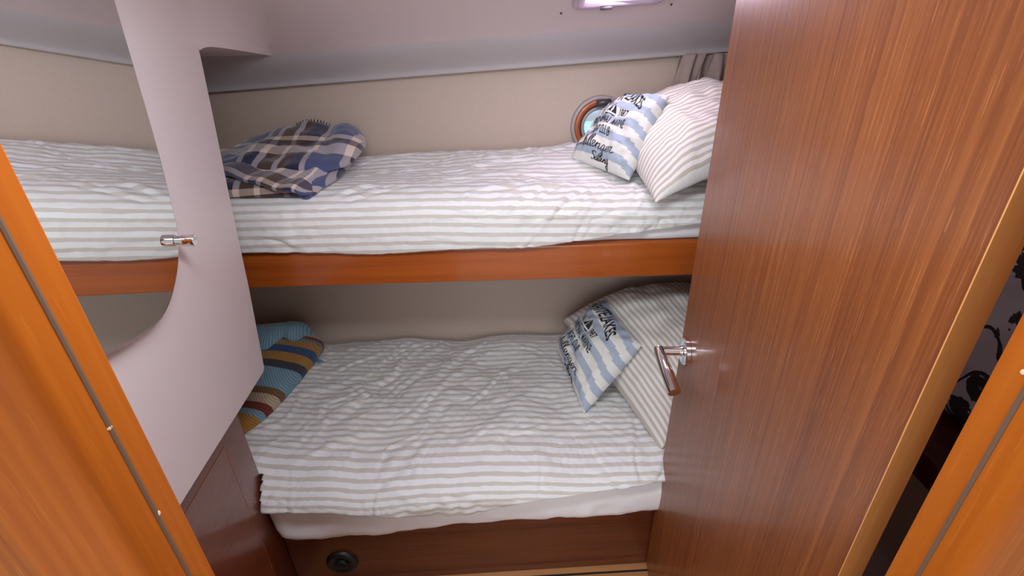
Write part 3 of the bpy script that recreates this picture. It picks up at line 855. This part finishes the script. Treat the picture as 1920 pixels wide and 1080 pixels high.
# --- upper
UX = np.linspace(-1.0, 0.80, 340)
def up_hem(U):
    return np.interp(U, [-1.0, -0.73, -0.55, -0.40, -0.28, -0.1, 0.065, 0.16, 0.22, 0.35, 0.52, 0.8],
                     [1.118, 1.118, 1.110, 1.100, 1.104, 1.114, 1.112, 1.122, 1.130, 1.146, 1.164, 1.17])
def up_crest(U): return np.interp(U, [-1.0, -0.77, -0.23, 0.1, 0.36, 0.8], [1.270, 1.268, 1.266, 1.254, 1.244, 1.240])
U_FLAT = 1.735 - 1.398; U_RY, U_RZ = 0.115, 0.066
def up_len(U): return U_FLAT + arc_len(math.pi/2, U_RY, U_RZ) + np.maximum(up_crest(U) - U_RZ - up_hem(U), 0.01)
def up_pos(U, T):
    zb = np.interp(U, [-1.0, -0.5, 0.1, 0.24, 0.4, 0.8], [1.285, 1.288, 1.308, 1.315, 1.31, 1.29])
    zc = up_crest(U)
    k = sstep(0, U_FLAT, T)
    z = zb*(1-k) + zc*k + 0.010*fbm(U*4, T*5, 61, 2)*np.sin(np.clip(T/U_FLAT, 0, 1)*math.pi) - 0.03*np.exp(-(T/0.03)**2)
    y = 1.735 - T
    arc = arc_len(math.pi/2, U_RY, U_RZ)
    a = np.clip((T - U_FLAT)/arc, 0, 1)*math.pi/2; m = T > U_FLAT
    y = np.where(m, 1.398 - U_RY*np.sin(a), y); z = np.where(m, zc - U_RZ*(1-np.cos(a)), z)
    ext = np.maximum(T - U_FLAT - arc, 0); e = np.clip(ext/0.10, 0, 1)
    z = z - ext
    y = y - 0.006*np.sin(e*math.pi) + 0.006*e
    return np.stack([U, y, z], -1)
UT = np.linspace(0, 1, 165)
uf = []
for k in range(44):
    u0 = rng.uniform(-0.5, 0.36); v0 = rng.uniform(0.03, 0.40)
    uf.append((u0, v0, rng.choice([-1, -1, 1]) * rng.uniform(5, 40), rng.uniform(0.06, 0.20), rng.uniform(0.006, 0.013), rng.uniform(0.002, 0.006), rng.uniform(-0.15, 0.15)))
for k in range(34):
    u0 = rng.uniform(-0.1, 0.5); v0 = rng.uniform(0.36, 0.56)
    uf.append((u0, v0, -rng.uniform(35, 75), rng.uniform(0.03, 0.10), rng.uniform(0.005, 0.011), rng.uniform(0.002, 0.0055), rng.uniform(-0.2, 0.2)))
for k in range(12):
    u0 = rng.uniform(-0.75, -0.1); v0 = rng.uniform(0.42, 0.57)
    uf.append((u0, v0, rng.uniform(-30, 30), rng.uniform(0.04, 0.10), rng.uniform(0.008, 0.014), rng.uniform(0.0015, 0.004), rng.uniform(-0.2, 0.2)))
uf += [(0.05, 0.40, -40, 0.14, 0.013, 0.008, 0.1), (0.16, 0.42, -50, 0.12, 0.012, 0.008, 0.1), (-0.02, 0.36, -28, 0.2, 0.012, 0.006, 0.1),
       (-0.44, 0.36, -30, 0.10, 0.015, 0.010, 0.1), (-0.64, 0.53, 20, 0.09, 0.016, 0.008, 0.3), (0.10, 0.09, 62, 0.07, 0.006, 0.008, 0.1), (0.30, 0.30, -55, 0.12, 0.012, 0.008, 0.1),
       (0.36, 0.36, -62, 0.10, 0.012, 0.008, 0.1), (-0.1, 0.2, -18, 0.25, 0.013, 0.006, 0.1)]
def up_wr(U, T):
    wu = U + 0.012*fbm(U*9, T*9, 71, 2); wt = T + 0.010*fbm(U*9, T*9, 77, 2)
    h = folds(wu, wt, uf)
    c, s = math.cos(math.radians(-22)), math.sin(math.radians(-22))
    a = U*c + T*s; b = -U*s + T*c
    wrp = 0.5*fbm(U*6, T*6, 85, 2)
    h += 0.0075*ridge(a*2.4 + wrp, b*15 + 1.8*wrp, 81, 2)*sstep(-0.6, -0.15, U)*sstep(0.0, 0.05, T)*(1 - 0.6*sstep(0.45, 0.5, T))*(0.6 + 0.4*noise2(U*5, T*5, 88))
    c2, s2 = math.cos(math.radians(-48)), math.sin(math.radians(-48))
    a2 = U*c2 + T*s2; b2 = -U*s2 + T*c2
    h += 0.0075*ridge(a2*3.0 + wrp, b2*16 + 1.5*wrp, 95, 2)*sstep(-0.25, 0.05, U)*sstep(0.26, 0.36, T)*(0.65 + 0.35*noise2(U*6, T*6, 96))
    h += 0.0015*ridge(b*9 + wrp, a*22 + wrp, 87, 2)
    h += 0.0010*fbm(U*40, T*40, 83, 2)
    return h
cloth('duvet', UX, UT, up_len, up_pos, up_wr, M['stripe'], 'beige and white striped duvet on the upper berth')

# ------------------------------------------------------------------ pillows and cushions
class Pillow:
    def __init__(s, BL, BR, TR, TL, thick, pinch=0.05, arch=0.0, power=0.5, seed=1, wrink=0.004, flat_back=0.7):
        s.c = [np.array(p, float) for p in (BL, BR, TR, TL)]
        s.T = thick; s.pinch = pinch; s.arch = arch; s.pw = power; s.seed = seed; s.wr = wrink; s.fb = flat_back
        n = np.cross(s.c[1]-s.c[0], s.c[3]-s.c[0]); s.n = n/np.linalg.norm(n)
        s.cen = sum(s.c)/4
    def pos(s, u, v, side=1.0):
        u = np.asarray(u, float); v = np.asarray(v, float)
        a, b = 2*u-1, 2*v-1
        # edges drawn in between the corners
        uu = 0.5 + 0.5*a*(1 - s.pinch*(1-b*b)); vv = 0.5 + 0.5*b*(1 - s.pinch*(1-a*a))
        P = ((1-uu)*(1-vv))[..., None]*s.c[0] + (uu*(1-vv))[..., None]*s.c[1] + (uu*vv)[..., None]*s.c[2] + ((1-uu)*vv)[..., None]*s.c[3]
        t = np.clip((1-np.abs(a)**2.2)*(1-np.abs(b)**2.2), 0, 1)**s.pw
        h = s.T*(1.0 if side > 0 else s.fb)*t
        edge = np.clip(1-t, 0, 1)
        h = h + (s.wr*(fbm(u*5+s.seed, v*5, s.seed, 3)*t*1.5 + edge*t*2.0*fbm(u*13+s.seed, v*13, s.seed+5, 2))) * (1 if side > 0 else 0.5)
        return P + s.n*(h*side + s.arch*(1-b*b)*(0.6+0.4*a*a))[..., None]
def build_pillow(p, name, mat, parent, nu=70, nv=70, su=1.0, sv=1.0, swap=False, flange=0.0):
    # cluster samples near the seams
    k = 0.5 - 0.5*np.cos(np.linspace(0, math.pi, nu)); q = 0.5 - 0.5*np.cos(np.linspace(0, math.pi, nv))
    lin = np.linspace(0, 1, nu); k = 0.6*k + 0.4*lin; q = 0.6*q + 0.4*np.linspace(0, 1, nv)
    U, V = np.meshgrid(k, q)
    A = p.pos(U, V, 1.0).reshape(-1, 3); B = p.pos(U, V, -1.0).reshape(-1, 3)
    F = grid_faces(nu, nv); n = nu*nv
    idx = {}
    rem = np.arange(2*n)
    for j in range(nv):
        for i in range(nu):
            if i in (0, nu-1) or j in (0, nv-1): rem[n + j*nu+i] = j*nu+i
    F2 = [tuple(int(rem[n+i]) for i in f_)[::-1] for f_ in F]
    uv = np.stack([U.ravel()*su, V.ravel()*sv], 1)
    if swap: uv = uv[:, ::-1]
    uv = np.concatenate([uv, uv], 0); P = np.concatenate([A, B], 0)
    Fa = [tuple(f_) for f_ in F] + F2
    used = sorted({i for f_ in Fa for i in f_}); rm = {i: q_ for q_, i in enumerate(used)}
    return obj(name, [tuple(P[i]) for i in used], [tuple(rm[i] for i in f_) for f_ in Fa], mat, parent, uv[used], True)

def ribbon(strokes, w):
    """pen strokes (lists of 2-D points) -> quads"""
    V = []; F = []
    for st in strokes:
        pts = catmull(st, 6) if len(st) > 2 else [np.array(st[0], float), (np.array(st[0], float)+np.array(st[1], float))/2, np.array(st[1], float)]
        n = len(pts); b = len(V)
        for i, p in enumerate(pts):
            t = pts[min(i+1, n-1)] - pts[max(i-1, 0)]; t = t/(np.linalg.norm(t)+1e-9)
            ww = w*(0.65 + 0.5*abs(t[1])) * (0.6 if i in (0, n-1) else 1)
            nn = np.array((-t[1], t[0]))*ww/2
            V += [tuple(p+nn), tuple(p-nn)]
        F += [(b+2*i, b+2*i+1, b+2*i+3, b+2*i+2) for i in range(n-1)]
    return V, F

GLY = {  # cursive strokes on a 1-high x-height of 0.5
 'C': ([[(0.62, 0.86), (0.45, 1.0), (0.15, 0.75), (0.08, 0.35), (0.28, 0.02), (0.55, 0.1), (0.72, 0.22)]], 0.72),
 'h': ([[(0.0, 0.1), (0.2, 0.6), (0.28, 1.0), (0.16, 0.95), (0.1, 0.0)], [(0.1, 0.2), (0.28, 0.48), (0.36, 0.3), (0.34, 0.05), (0.5, 0.1)]], 0.46),
 'a': ([[(0.36, 0.42), (0.2, 0.5), (0.06, 0.25), (0.16, 0.02), (0.32, 0.2), (0.38, 0.46)], [(0.38, 0.46), (0.36, 0.1), (0.44, 0.02), (0.54, 0.12)]], 0.5),
 'l': ([[(0.0, 0.12), (0.2, 0.6), (0.24, 0.98), (0.12, 0.92), (0.08, 0.2), (0.18, 0.0), (0.3, 0.12)]], 0.27),
 'e': ([[(0.0, 0.15), (0.28, 0.3), (0.26, 0.48), (0.12, 0.45), (0.08, 0.15), (0.2, 0.0), (0.4, 0.14)]], 0.37),
 'n': ([[(0.02, 0.12), (0.1, 0.48), (0.08, 0.0)], [(0.1, 0.25), (0.26, 0.48), (0.34, 0.32), (0.32, 0.05), (0.48, 0.12)]], 0.45),
 'g': ([[(0.36, 0.42), (0.2, 0.5), (0.06, 0.25), (0.16, 0.02), (0.32, 0.2), (0.38, 0.46)], [(0.38, 0.46), (0.36, -0.2), (0.22, -0.46), (0.08, -0.36), (0.26, -0.1), (0.54, 0.12)]], 0.5),
 'r': ([[(0.0, 0.12), (0.1, 0.5), (0.22, 0.42), (0.34, 0.48), (0.3, 0.1), (0.42, 0.02), (0.6, 0.2)]], 0.5),
 'S': ([[(0.5, 0.86), (0.34, 1.0), (0.14, 0.84), (0.22, 0.6), (0.42, 0.4), (0.4, 0.1), (0.18, 0.0), (0.02, 0.14)]], 0.5),
 'i': ([[(0.0, 0.12), (0.1, 0.48), (0.1, 0.08), (0.2, 0.02), (0.3, 0.12)], [(0.11, 0.66), (0.13, 0.74)]], 0.26),
}
def script_word(word, u0, v0, h, wx, pen, slant=0.18):
    V = []; F = []; x = u0
    for ch in word:
        st, adv = GLY[ch]
        v, f = ribbon([[(p[0], p[1]) for p in s] for s in st], pen)
        b = len(V)
        V += [(x + (p[0] + slant*p[1])*wx, v0 + p[1]*h) for p in v]; F += [tuple(i+b for i in q) for q in f]
        x += adv*wx
    return V, F

def font_word(text, width, height, shear=0.0):
    """block lettering as a flat mesh scaled to width x height, centred at 0, baseline 0"""
    cu = bpy.data.curves.new('lettering_curve', 'FONT'); cu.body = text; cu.align_x = 'CENTER'; cu.shear = shear
    cu.offset = 0.022; cu.resolution_u = 3; cu.space_character = 1.05
    to = bpy.data.objects.new('lettering_curve', cu); COL.objects.link(to)
    dg = bpy.context.evaluated_depsgraph_get(); me = to.evaluated_get(dg).to_mesh()
    V = [(v.co.x, v.co.y) for v in me.vertices]; F = [tuple(p.vertices) for p in me.polygons]
    to.to_mesh_clear() if hasattr(to, 'to_mesh_clear') else None
    bpy.data.objects.remove(to); bpy.data.curves.remove(cu)
    xs = [p[0] for p in V]; ys = [p[1] for p in V]
    sx = width/(max(xs)-min(xs)); sy = height/(max(ys)-min(ys)); cx = (max(xs)+min(xs))/2; y0 = min(ys)
    V = [((p[0]-cx)*sx, (p[1]-y0)*sy) for p in V]
    # cut long edges so letters can follow the bulge
    bm = bmesh.new(); bv = [bm.verts.new((p[0], p[1], 0)) for p in V]
    for q in F:
        try: bm.faces.new([bv[i] for i in q])
        except ValueError: pass
    for it in range(3):
        ed = [e for e in bm.edges if e.calc_length() > 0.03]
        if not ed: break
        bmesh.ops.subdivide_edges(bm, edges=ed, cuts=1)
        bmesh.ops.triangulate(bm, faces=bm.faces[:])
    bm.verts.index_update()
    V = [(v.co.x, v.co.y) for v in bm.verts]; F = [tuple(v.index for v in q.verts) for q in bm.faces]
    bm.free(); return V, F

def cushion(loc, label, BL, BR, TR, TL, thick, seed, dents=0.006):
    t = thing('scatter_cushion', label, 'cushion', loc)
    p = Pillow(BL, BR, TR, TL, thick, 0.035, power=0.45, seed=seed, wrink=dents)
    c = build_pillow(p, 'cover', M['cushion'], t, 60, 60)
    def put(name, V, F, parent):
        a = np.array(V); P = p.pos(a[:, 0], a[:, 1], 1.0) + p.n*0.0012
        # follow the local surface normal a little above the cloth
        return obj(name, [tuple(q) for q in P], F, M['ink'], parent, label='black printed lettering')
    words = []
    V, F = font_word('WHITE LAKES', 0.72, 0.155)
    V = [(0.44 + x, 0.70 + y*(1.0 - 0.55*(x/0.36)**2*0) + 0.10*(1 - (x/0.36)**2)) for x, y in V]; words.append((V, F))
    V, F = font_word('ORG.', 0.125, 0.085); words.append(([(0.25 + x, 0.585 + y) for x, y in V], F))
    V, F = font_word('1987', 0.14, 0.095); words.append(([(0.60 + x, 0.575 + y) for x, y in V], F))
    V, F = font_word('TRADITIONAL MARINE', 0.60, 0.105); words.append(([(0.42 + x, 0.435 + y) for x, y in V], F))
    V, F = font_word('YACHT CLUB', 0.36, 0.10); words.append(([(0.40 + x, 0.30 + y) for x, y in V], F))
    words.append(script_word('Challenger', 0.06, 0.135, 0.135, 0.150, 0.070))
    words.append(script_word('Sailing', 0.40, 0.035, 0.075, 0.105, 0.12))
    V, F = join(*[([(a, b, 0) for a, b in v], f) for v, f in words])
    put('lettering', [(a, b) for a, b, _ in V], F, c)
    # small sailing boat: hull and two sails
    sv = []; sf = []
    def fill(pts, n=5):
        b = len(sv); m = len(pts); cx = sum(q[0] for q in pts)/m; cy = sum(q[1] for q in pts)/m
        for r in range(n):
            k = 1 - r/n
            sv.extend((cx + (q[0]-cx)*k, cy + (q[1]-cy)*k) for q in pts)
        sv.append((cx, cy))
        for r in range(n-1):
            for i in range(m): sf.append((b+r*m+i, b+r*m+(i+1) % m, b+(r+1)*m+(i+1) % m, b+(r+1)*m+i))
        for i in range(m): sf.append((b+(n-1)*m+i, b+(n-1)*m+(i+1) % m, b+n*m))
    fill([(0.345, 0.575), (0.36, 0.555), (0.48, 0.555), (0.505, 0.578)])
    fill([(0.43, 0.70), (0.405, 0.66), (0.36, 0.595), (0.425, 0.592)])
    fill([(0.437, 0.725), (0.475, 0.67), (0.495, 0.597), (0.437, 0.593)])
    put('sailboat_print', sv, sf, c)
    return t

# upper berth
tp = thing('bed_pillow', 'beige striped pillow propped at the head of the upper berth', 'pillow', (0.58, 1.47, 1.26), 'striped pillows at the berth heads')
pu = Pillow((0.335, 1.69, 1.37), (0.385, 1.225, 1.245), (0.80, 1.30, 1.34), (0.80, 1.70, 1.44), 0.13, 0.03, arch=0.03, power=0.5, seed=11, wrink=0.009, flat_back=0.35)
build_pillow(pu, 'pillowcase', M['stripe_p'], tp, 90, 90, 0.72, 0.5, swap=True)
cushion((0.28, 1.47, 1.28), 'blue and white striped slogan cushion on the upper berth, below the porthole',
        (0.200, 1.56, 1.295), (0.347, 1.370, 1.268), (0.458, 1.44, 1.488), (0.352, 1.625, 1.462), 0.070, 3, 0.008)
# lower berth
tp = thing('bed_pillow', 'beige striped pillow propped at the head of the lower berth', 'pillow', (0.58, 1.40, 0.53), 'striped pillows at the berth heads')
pl = Pillow((0.205, 1.70, 0.605), (0.440, 1.075, 0.510), (0.80, 1.08, 0.70), (0.78, 1.69, 0.74), 0.12, 0.04, arch=0.085, power=0.5, seed=23, wrink=0.008, flat_back=0.35)
build_pillow(pl, 'pillowcase', M['stripe_p'], tp, 90, 90, 0.5, 0.72, swap=False)
cushion((0.26, 1.42, 0.53), 'blue and white striped slogan cushion on the lower berth, tilted over the pillow corner',
        (0.165, 1.565, 0.575), (0.225, 1.225, 0.53), (0.415, 1.297, 0.748), (0.368, 1.632, 0.742), 0.085, 5, 0.009)

# ------------------------------------------------------------------ blankets
def blob(outline, base, height, nr=26, na=110, edge=2.6):
    """a soft flat bundle: outline = closed list of (x, y); base(x,y) underside, height(x,y) thickness"""
    c = np.array(catmull(outline, max(4, na//len(outline)), True)); na = len(c)
    cen = c.mean(0)
    V = []
    rs = np.sin(np.linspace(0.0, math.pi/2, nr))
    for r in rs:
        p = cen + (c - cen)*r
        hb = base(p[:, 0], p[:, 1]); hh = height(p[:, 0], p[:, 1])
        k = (1 - r**edge)**(1/edge) if r < 1 else 0.0
        V += [(a, b, z + q*(0.42 + 0.58*k)) for (a, b), z, q in zip(p, hb, hh)]
    top = nr
    for r in rs[::-1][1:14]:
        p = cen + (c - cen)*r
        hb = base(p[:, 0], p[:, 1]); hh = height(p[:, 0], p[:, 1])
        k = (1 - r**edge)**(1/edge)
        V += [(a, b, z + q*(0.42 - 0.42*k)) for (a, b), z, q in zip(p, hb, hh)]
    n = nr + 13
    F = grid_faces(na, n, wrap_u=True)
    F.append(tuple(range((n-1)*na, n*na))[::-1])
    return V, F, na

def plaid_blanket():
    t = thing('plaid_blanket', 'navy, brown and cream plaid blanket folded on the upper berth', 'blanket', (-0.70, 1.48, 1.26))
    def bedz(x, y): return np.interp(y, [1.28, 1.345, 1.735], [1.230, 1.262, 1.297]) + 0*x
    def uvrot(V, ang, u0, ref, frac, zk=0.8):
        """cloth coordinates; u0 = where the first pale stripe lies, ref = a point whose crossways phase is frac"""
        a = math.radians(ang); g = lambda p: -p[0]*math.sin(a) + p[1]*math.cos(a) + zk*p[2]
        o = frac*0.30 - g(ref) + 3.0
        return [((p[0]-u0)*math.cos(a) + (p[1]-1.68)*math.sin(a) + 3.0, g(p) + o) for p in V]
    # bottom fold lying flat
    out = [(-0.94, 1.335), (-0.80, 1.322), (-0.66, 1.318), (-0.575, 1.318), (-0.535, 1.335), (-0.505, 1.45), (-0.52, 1.60), (-0.70, 1.68), (-0.94, 1.68)]
    V, F, na = blob(out, lambda x, y: bedz(x, y) + 0.004, lambda x, y: 0.040 + 0.005*fbm(x*12, y*12, 3, 2), edge=3.5)
    obj('lower_fold', V, F, M['plaid'], t, uvrot(V, 3, -0.79, (-0.70, 1.318, 1.255), 0.33, 1.2), True)
    # big humped fold at the back
    out = [(-0.94, 1.44), (-0.80, 1.41), (-0.66, 1.40), (-0.55, 1.405), (-0.487, 1.44), (-0.462, 1.54), (-0.475, 1.655), (-0.54, 1.705), (-0.68, 1.715), (-0.94, 1.70)]
    def hh(x, y):
        h = 0.052 + 0.060*np.exp(-(((x+0.655)/0.115)**2 + ((y-1.68)/0.13)**2)) + 0.050*np.exp(-(((x+0.51)/0.06)**2 + ((y-1.62)/0.12)**2))
        h += 0.010*fbm(x*13, y*13, 7, 3) - 0.014*np.exp(-((x+0.575 + 0.2*(y-1.6))/0.02)**2)
        return h*np.clip((x+1.02)/0.16, 0.55, 1)
    V, F, na = blob(out, lambda x, y: bedz(x, y) + 0.030, hh, edge=2.6)
    up = obj('upper_fold', V, F, M['plaid'], t, uvrot(V, -5, -0.725, (-0.65, 1.70, 1.40), 0.97, 1.25), True)
    # rim of crocheted stitches along the hump
    rim = []
    for i in range(40):
        x = -0.70 + 0.11*i/39
        y = 1.712
        ring_pts = [v for v in V if abs(v[0]-x) < 0.012 and v[1] > 1.60]
        zt = max(q[2] for q in ring_pts); yy = max((q for q in ring_pts if q[2] > zt-0.003), key=lambda q: q[1])[1]
        rim.append((x, yy, zt))
    z = np.convolve(np.pad([q[2] for q in rim], 4, 'edge'), np.ones(9)/9, 'valid'); yv = np.convolve(np.pad([q[1] for q in rim], 4, 'edge'), np.ones(9)/9, 'valid')
    rim = [(q[0], b, c-0.001) for q, b, c in zip(rim, yv, z)]
    v, f = tube(rim, 0.0032, 8)
    uv = [(p[0], 0) for p in v]
    obj('edge_stitching', v, f, M['stitch'], t, uv, True, label='black and cream stitched edge')
    # front fold: a rolled diagonal band across the pile
    path = catmull([(-0.95, 1.49, 1.312), (-0.80, 1.435, 1.318), (-0.69, 1.385, 1.310), (-0.60, 1.345, 1.292), (-0.545, 1.330, 1.278)], 10)
    n = len(path); V = []; uv = []; seg = 34
    for i, p in enumerate(path):
        tt = i/(n-1); tan = path[min(i+1, n-1)] - path[max(i-1, 0)]; tan[2] = 0; tan /= np.linalg.norm(tan)
        side = np.array((-tan[1], tan[0], 0))            # towards the hull
        wob = 0.004*math.sin(9*tt) + 0.003*math.sin(23*tt+1)
        wid = 0.075 + 0.012*math.sin(3*tt); thk = 0.021*(1 - 0.30*tt) + 0.3*wob
        endk = math.sqrt(max(0.02, 1 - max(0, (tt-0.90)/0.10)**2))
        for k in range(seg):
            a = 2*math.pi*k/seg; ca, sa = math.cos(a), math.sin(a)
            sx = math.copysign(abs(ca)**0.75, ca)*wid*(0.5+0.5*endk); sz = math.copysign(abs(sa)**0.9, sa)*thk*endk
            back = max(0, sx)/wid
            q = p + side*(sx + 0.025) + np.array((0, 0, sz + 0.030*back + wob))
            V.append(tuple(q)); uv.append((tt*0.46 + 0.05, 0.30*(a/(2*math.pi)*1.3 - 0.09) + 3.0))
    F = grid_faces(seg, n, wrap_u=True); F.append(tuple(range(seg))[::-1]); F.append(tuple(range((n-1)*seg, n*seg)))
    obj('front_fold', V, F, M['plaid'], t, uv, True)
    # tight roll end at the corner of the fold
    prof = [(0.0003, 0.0070), (0.0025, 0.0085), (0.0050, 0.0065), (0.0080, 0.0095), (0.0110, 0.0070), (0.0145, 0.0095), (0.0175, 0.0080), (0.0195, 0.0040), (0.0205, -0.004), (0.0200, -0.030), (0.0150, -0.040), (0.0003, -0.044)]
    v, f = lathe(prof, (-0.568, 1.322, 1.2745), (0.35, -1, 0.12), 30)
    obj('rolled_corner', v, f, M['plaid'], t, [(0.200, 0.200) for _ in v], True)
plaid_blanket()

def striped_blanket():
    t = thing('striped_blanket', 'multicoloured striped wool blanket bundled at the foot of the lower berth', 'blanket', (-0.90, 1.45, 0.50))
    V = []; uv = []; seg = 48; n = 90
    for i in range(n):
        s = i/(n-1); y = 1.13 + 0.56*s
        xr = np.interp(s, [0, 0.12, 0.25, 0.5, 0.72, 0.9, 1.0], [-0.885, -0.845, -0.815, -0.785, -0.765, -0.765, -0.79])
        xl = np.interp(s, [0, 0.3, 1.0], [-1.02, -1.12, -1.15])
        hgt = np.interp(s, [0, 0.1, 0.3, 0.55, 0.8, 1.0], [0.055, 0.085, 0.10, 0.105, 0.11, 0.085])
        k = math.sqrt(max(0.0, 1 - max(0, (0.06-s)/0.06)**2))*math.sqrt(max(0.0, 1 - max(0, (s-0.93)/0.07)**2))
        hgt *= max(k, 0.05); cx = (xl+xr)/2; w = (xr-xl)/2*(0.75+0.25*k)
        zb = 0.500 + 0.015*s
        for q in range(seg):
            a = 2*math.pi*q/seg; ca, sa = math.cos(a), math.sin(a)
            x = cx + math.copysign(abs(ca)**0.85, ca)*w
            z = zb + hgt*0.5 + math.copysign(abs(sa)**0.85, sa)*hgt*0.5
            nz = 0.006*float(noise2(np.array([x*11]), np.array([y*9]), 91)[0])*(1 if sa > 0 else 0)
            V.append((x, y + 0.05*(x+0.75)*0.6 + 0.0, z + nz)); uv.append((x*0.9 + z*0.9, s*0.93 + 0.10*(x+0.75)))
    F = grid_faces(seg, n, wrap_u=True); F.append(tuple(range(seg))[::-1]); F.append(tuple(range((n-1)*seg, n*seg)))
    uv = [(a, min(max(b, 0.001), 0.93)) for a, b in uv]
    obj('bundle', V, F, M['knit'], t, uv, True)
    # pale blue flap folded forward over the back of the bundle
    path = catmull([(-1.07, 1.55), (-0.99, 1.53), (-0.94, 1.525), (-0.92, 1.565), (-0.90, 1.60), (-0.875, 1.585), (-0.85, 1.60), (-0.835, 1.66)], 12)
    m = len(path); V = []; uv = []; R = 18
    for i, p in enumerate(path):
        tt = i/(m-1)
        for j in range(R):
            r = j/(R-1)
            y = p[1] + r*(1.70 - p[1]); x = p[0] + 0.02*r*(tt-0.5)
            z = 0.638 + 0.020*math.sin(math.pi*r*0.9) - 0.10*max(0, tt-0.72)**2/0.078*0.8 + 0.004*math.sin(i*0.16)*(1-r) - 0.012*(r**3) - 0.014*(1-r)**6 - 0.03*max(0, 0.25-tt)
            V.append((x, y, z)); uv.append((x*0.9 + 0.1*y, 0.97))
    F = grid_faces(R, m)
    fl = obj('flap', V, F, M['knit'], t, uv, True, label='pale blue flap')
    so = fl.modifiers.new('thickness', 'SOLIDIFY'); so.thickness = 0.009; so.offset = 0
    # blue tassel tip beside the bundle
    v, f = tube([(-0.775, 1.56, 0.535), (-0.752, 1.548, 0.541), (-0.735, 1.540, 0.536)], [0.012, 0.009, 0.004], 10)
    obj('tassel', v, f, M['knit'], t, [(p[0], 0.36) for p in v], True)
striped_blanket()

# ------------------------------------------------------------------ curtain at the hull window
def curtain():
    V = []; uv = []; nx, nz = 90, 26
    for j in range(nz):
        k = j/(nz-1); z = 1.585 - 0.235*k
        for i in range(nx):
            s = i/(nx-1); x = 0.565 + 0.26*s - 0.012*math.sin(k*3)*(1-s)
            a = 0.016*math.sin(s*34 + 1.2*math.sin(k*4+s*3)) + 0.008*math.sin(s*71 + k*5)
            V.append((x + 0.01*math.sin(s*50+k*6), 1.722 + a, z)); uv.append((s, k))
    o = obj('curtain', V, grid_faces(nx, nz), M['taupe'], None, uv, True)
    so = o.modifiers.new('thickness', 'SOLIDIFY'); so.thickness = 0.002
    tag(o, 'gathered taupe curtain under the cove above the upper pillow', 'curtain')
curtain()

# ------------------------------------------------------------------ cabin door, opened inward
def door():
    A = math.radians(4.5); F = Vector((0.4365, 1.042, 0)); L = 0.6926; T = 0.0255
    d = Vector((-math.sin(A), -math.cos(A), 0)); nrm = Vector((-math.cos(A), math.sin(A), 0))
    z0, z1 = 0.012, 1.83
    def blk(a, b, t0, t1, za, zb):
        P = []
        for z in (za, zb):
            for s, t in ((a, t0), (b, t0), (b, t1), (a, t1)): P.append(F + d*s - nrm*t + Vector((0, 0, z)))
        return P, [(0, 3, 2, 1), (4, 5, 6, 7), (0, 1, 5, 4), (1, 2, 6, 5), (2, 3, 7, 6), (3, 0, 4, 7)]
    v, f = blk(0.0, L - 0.0015, 0, T, z0, z1)
    f = [q[::-1] for q in f] if False else f
    o = obj('door_1', v, f, M['door'], origin=F + d*L)
    structure(o, 'open wooden cabin door with a chrome lever handle', 'door')
    v, f = blk(L - 0.0015, L, 0, T, z0, z1)
    obj('edge_lipping', v, f, M['edge'], o, label='pale orange lipping on the hinge edge')
    # lever handle
    s0 = 0.0545; zc = 0.936
    c = F + d*s0 + Vector((0, 0, zc))
    v, f = lathe([(0.033, 0.0), (0.0345, 0.001), (0.0345, 0.0105), (0.033, 0.0125), (0.015, 0.0130), (0.0135, 0.0145), (0.0001, 0.0145)], c, nrm, 48)
    h = obj('door_handle', v, f, M['chrome'], o, smooth=True, label='chrome rose and lever')
    e = h.modifiers.new('split', 'EDGE_SPLIT'); e.split_angle = math.radians(30)
    el = c + nrm*0.070
    v, f = tube([c + nrm*0.012, c + nrm*0.020, c + nrm*0.0201, c + nrm*0.071], [0.0135, 0.0135, 0.0112, 0.0112], 28)
    sp = obj('spindle', v, f, M['chrome'], h, smooth=True)
    e = sp.modifiers.new('split', 'EDGE_SPLIT'); e.split_angle = math.radians(30)
    pts = [el - d*0.006 + nrm*0.0 + Vector((0, 0, 0.004)), el + d*0.002 + Vector((0, 0, 0.0015)), el + d*0.03 - nrm*0.001 - Vector((0, 0, 0.002)), el + d*0.07 - nrm*0.0045 - Vector((0, 0, 0.010)), el + d*0.105 - nrm*0.009 - Vector((0, 0, 0.021)), el + d*0.126 - nrm*0.0125 - Vector((0, 0, 0.029))]
    pts = [Vector(p) for p in catmull([tuple(p) for p in pts], 6)]
    m = len(pts)
    v, f = tube(pts, [0.0115 + 0.0035*min(1, i/(m-1)*1.6) for i in range(m)], 28, squash=1.0)
    lv = obj('lever', v, f, M['chrome'], h, smooth=True)
    e = lv.modifiers.new('split', 'EDGE_SPLIT'); e.split_angle = math.radians(35)
    v, f = lathe([(0.0032, 0.0), (0.0032, 0.0006), (0.0001, 0.0006)], c + nrm*0.006 + d*0.0345*math.cos(0.9) - Vector((0, 0, 0.0345*math.sin(0.9))), d*math.cos(0.9) - Vector((0, 0, math.sin(0.9))), 14)
    obj('grub_screw', v, f, M['black'], h)
door()

# ------------------------------------------------------------------ behind the door: shelf with a floral cushion
t = thing('wall_shelf', 'dark wooden shelf glimpsed behind the open door', 'shelf', (0.75, 0.68, 1.02))
box('shelf_board', 0.62, 0.855, 0.36, 1.00, 1.030, 1.052, M['shelfwood'], t, 0.003)
box('shelf_fiddle', 0.60, 0.62, 0.36, 1.00, 1.030, 1.075, M['shelfwood'], t, 0.003)
t = thing('floral_cushion', 'white cushion with dark flower print behind the door edge', 'cushion', (0.78, 0.68, 1.055))
pf = Pillow((0.745, 0.95, 1.056), (0.705, 0.42, 1.056), (0.80, 0.40, 1.50), (0.82, 0.95, 1.50), 0.045, 0.04, seed=41, wrink=0.006, flat_back=0.25)
build_pillow(pf, 'cover', M['floral'], t, 40, 40)
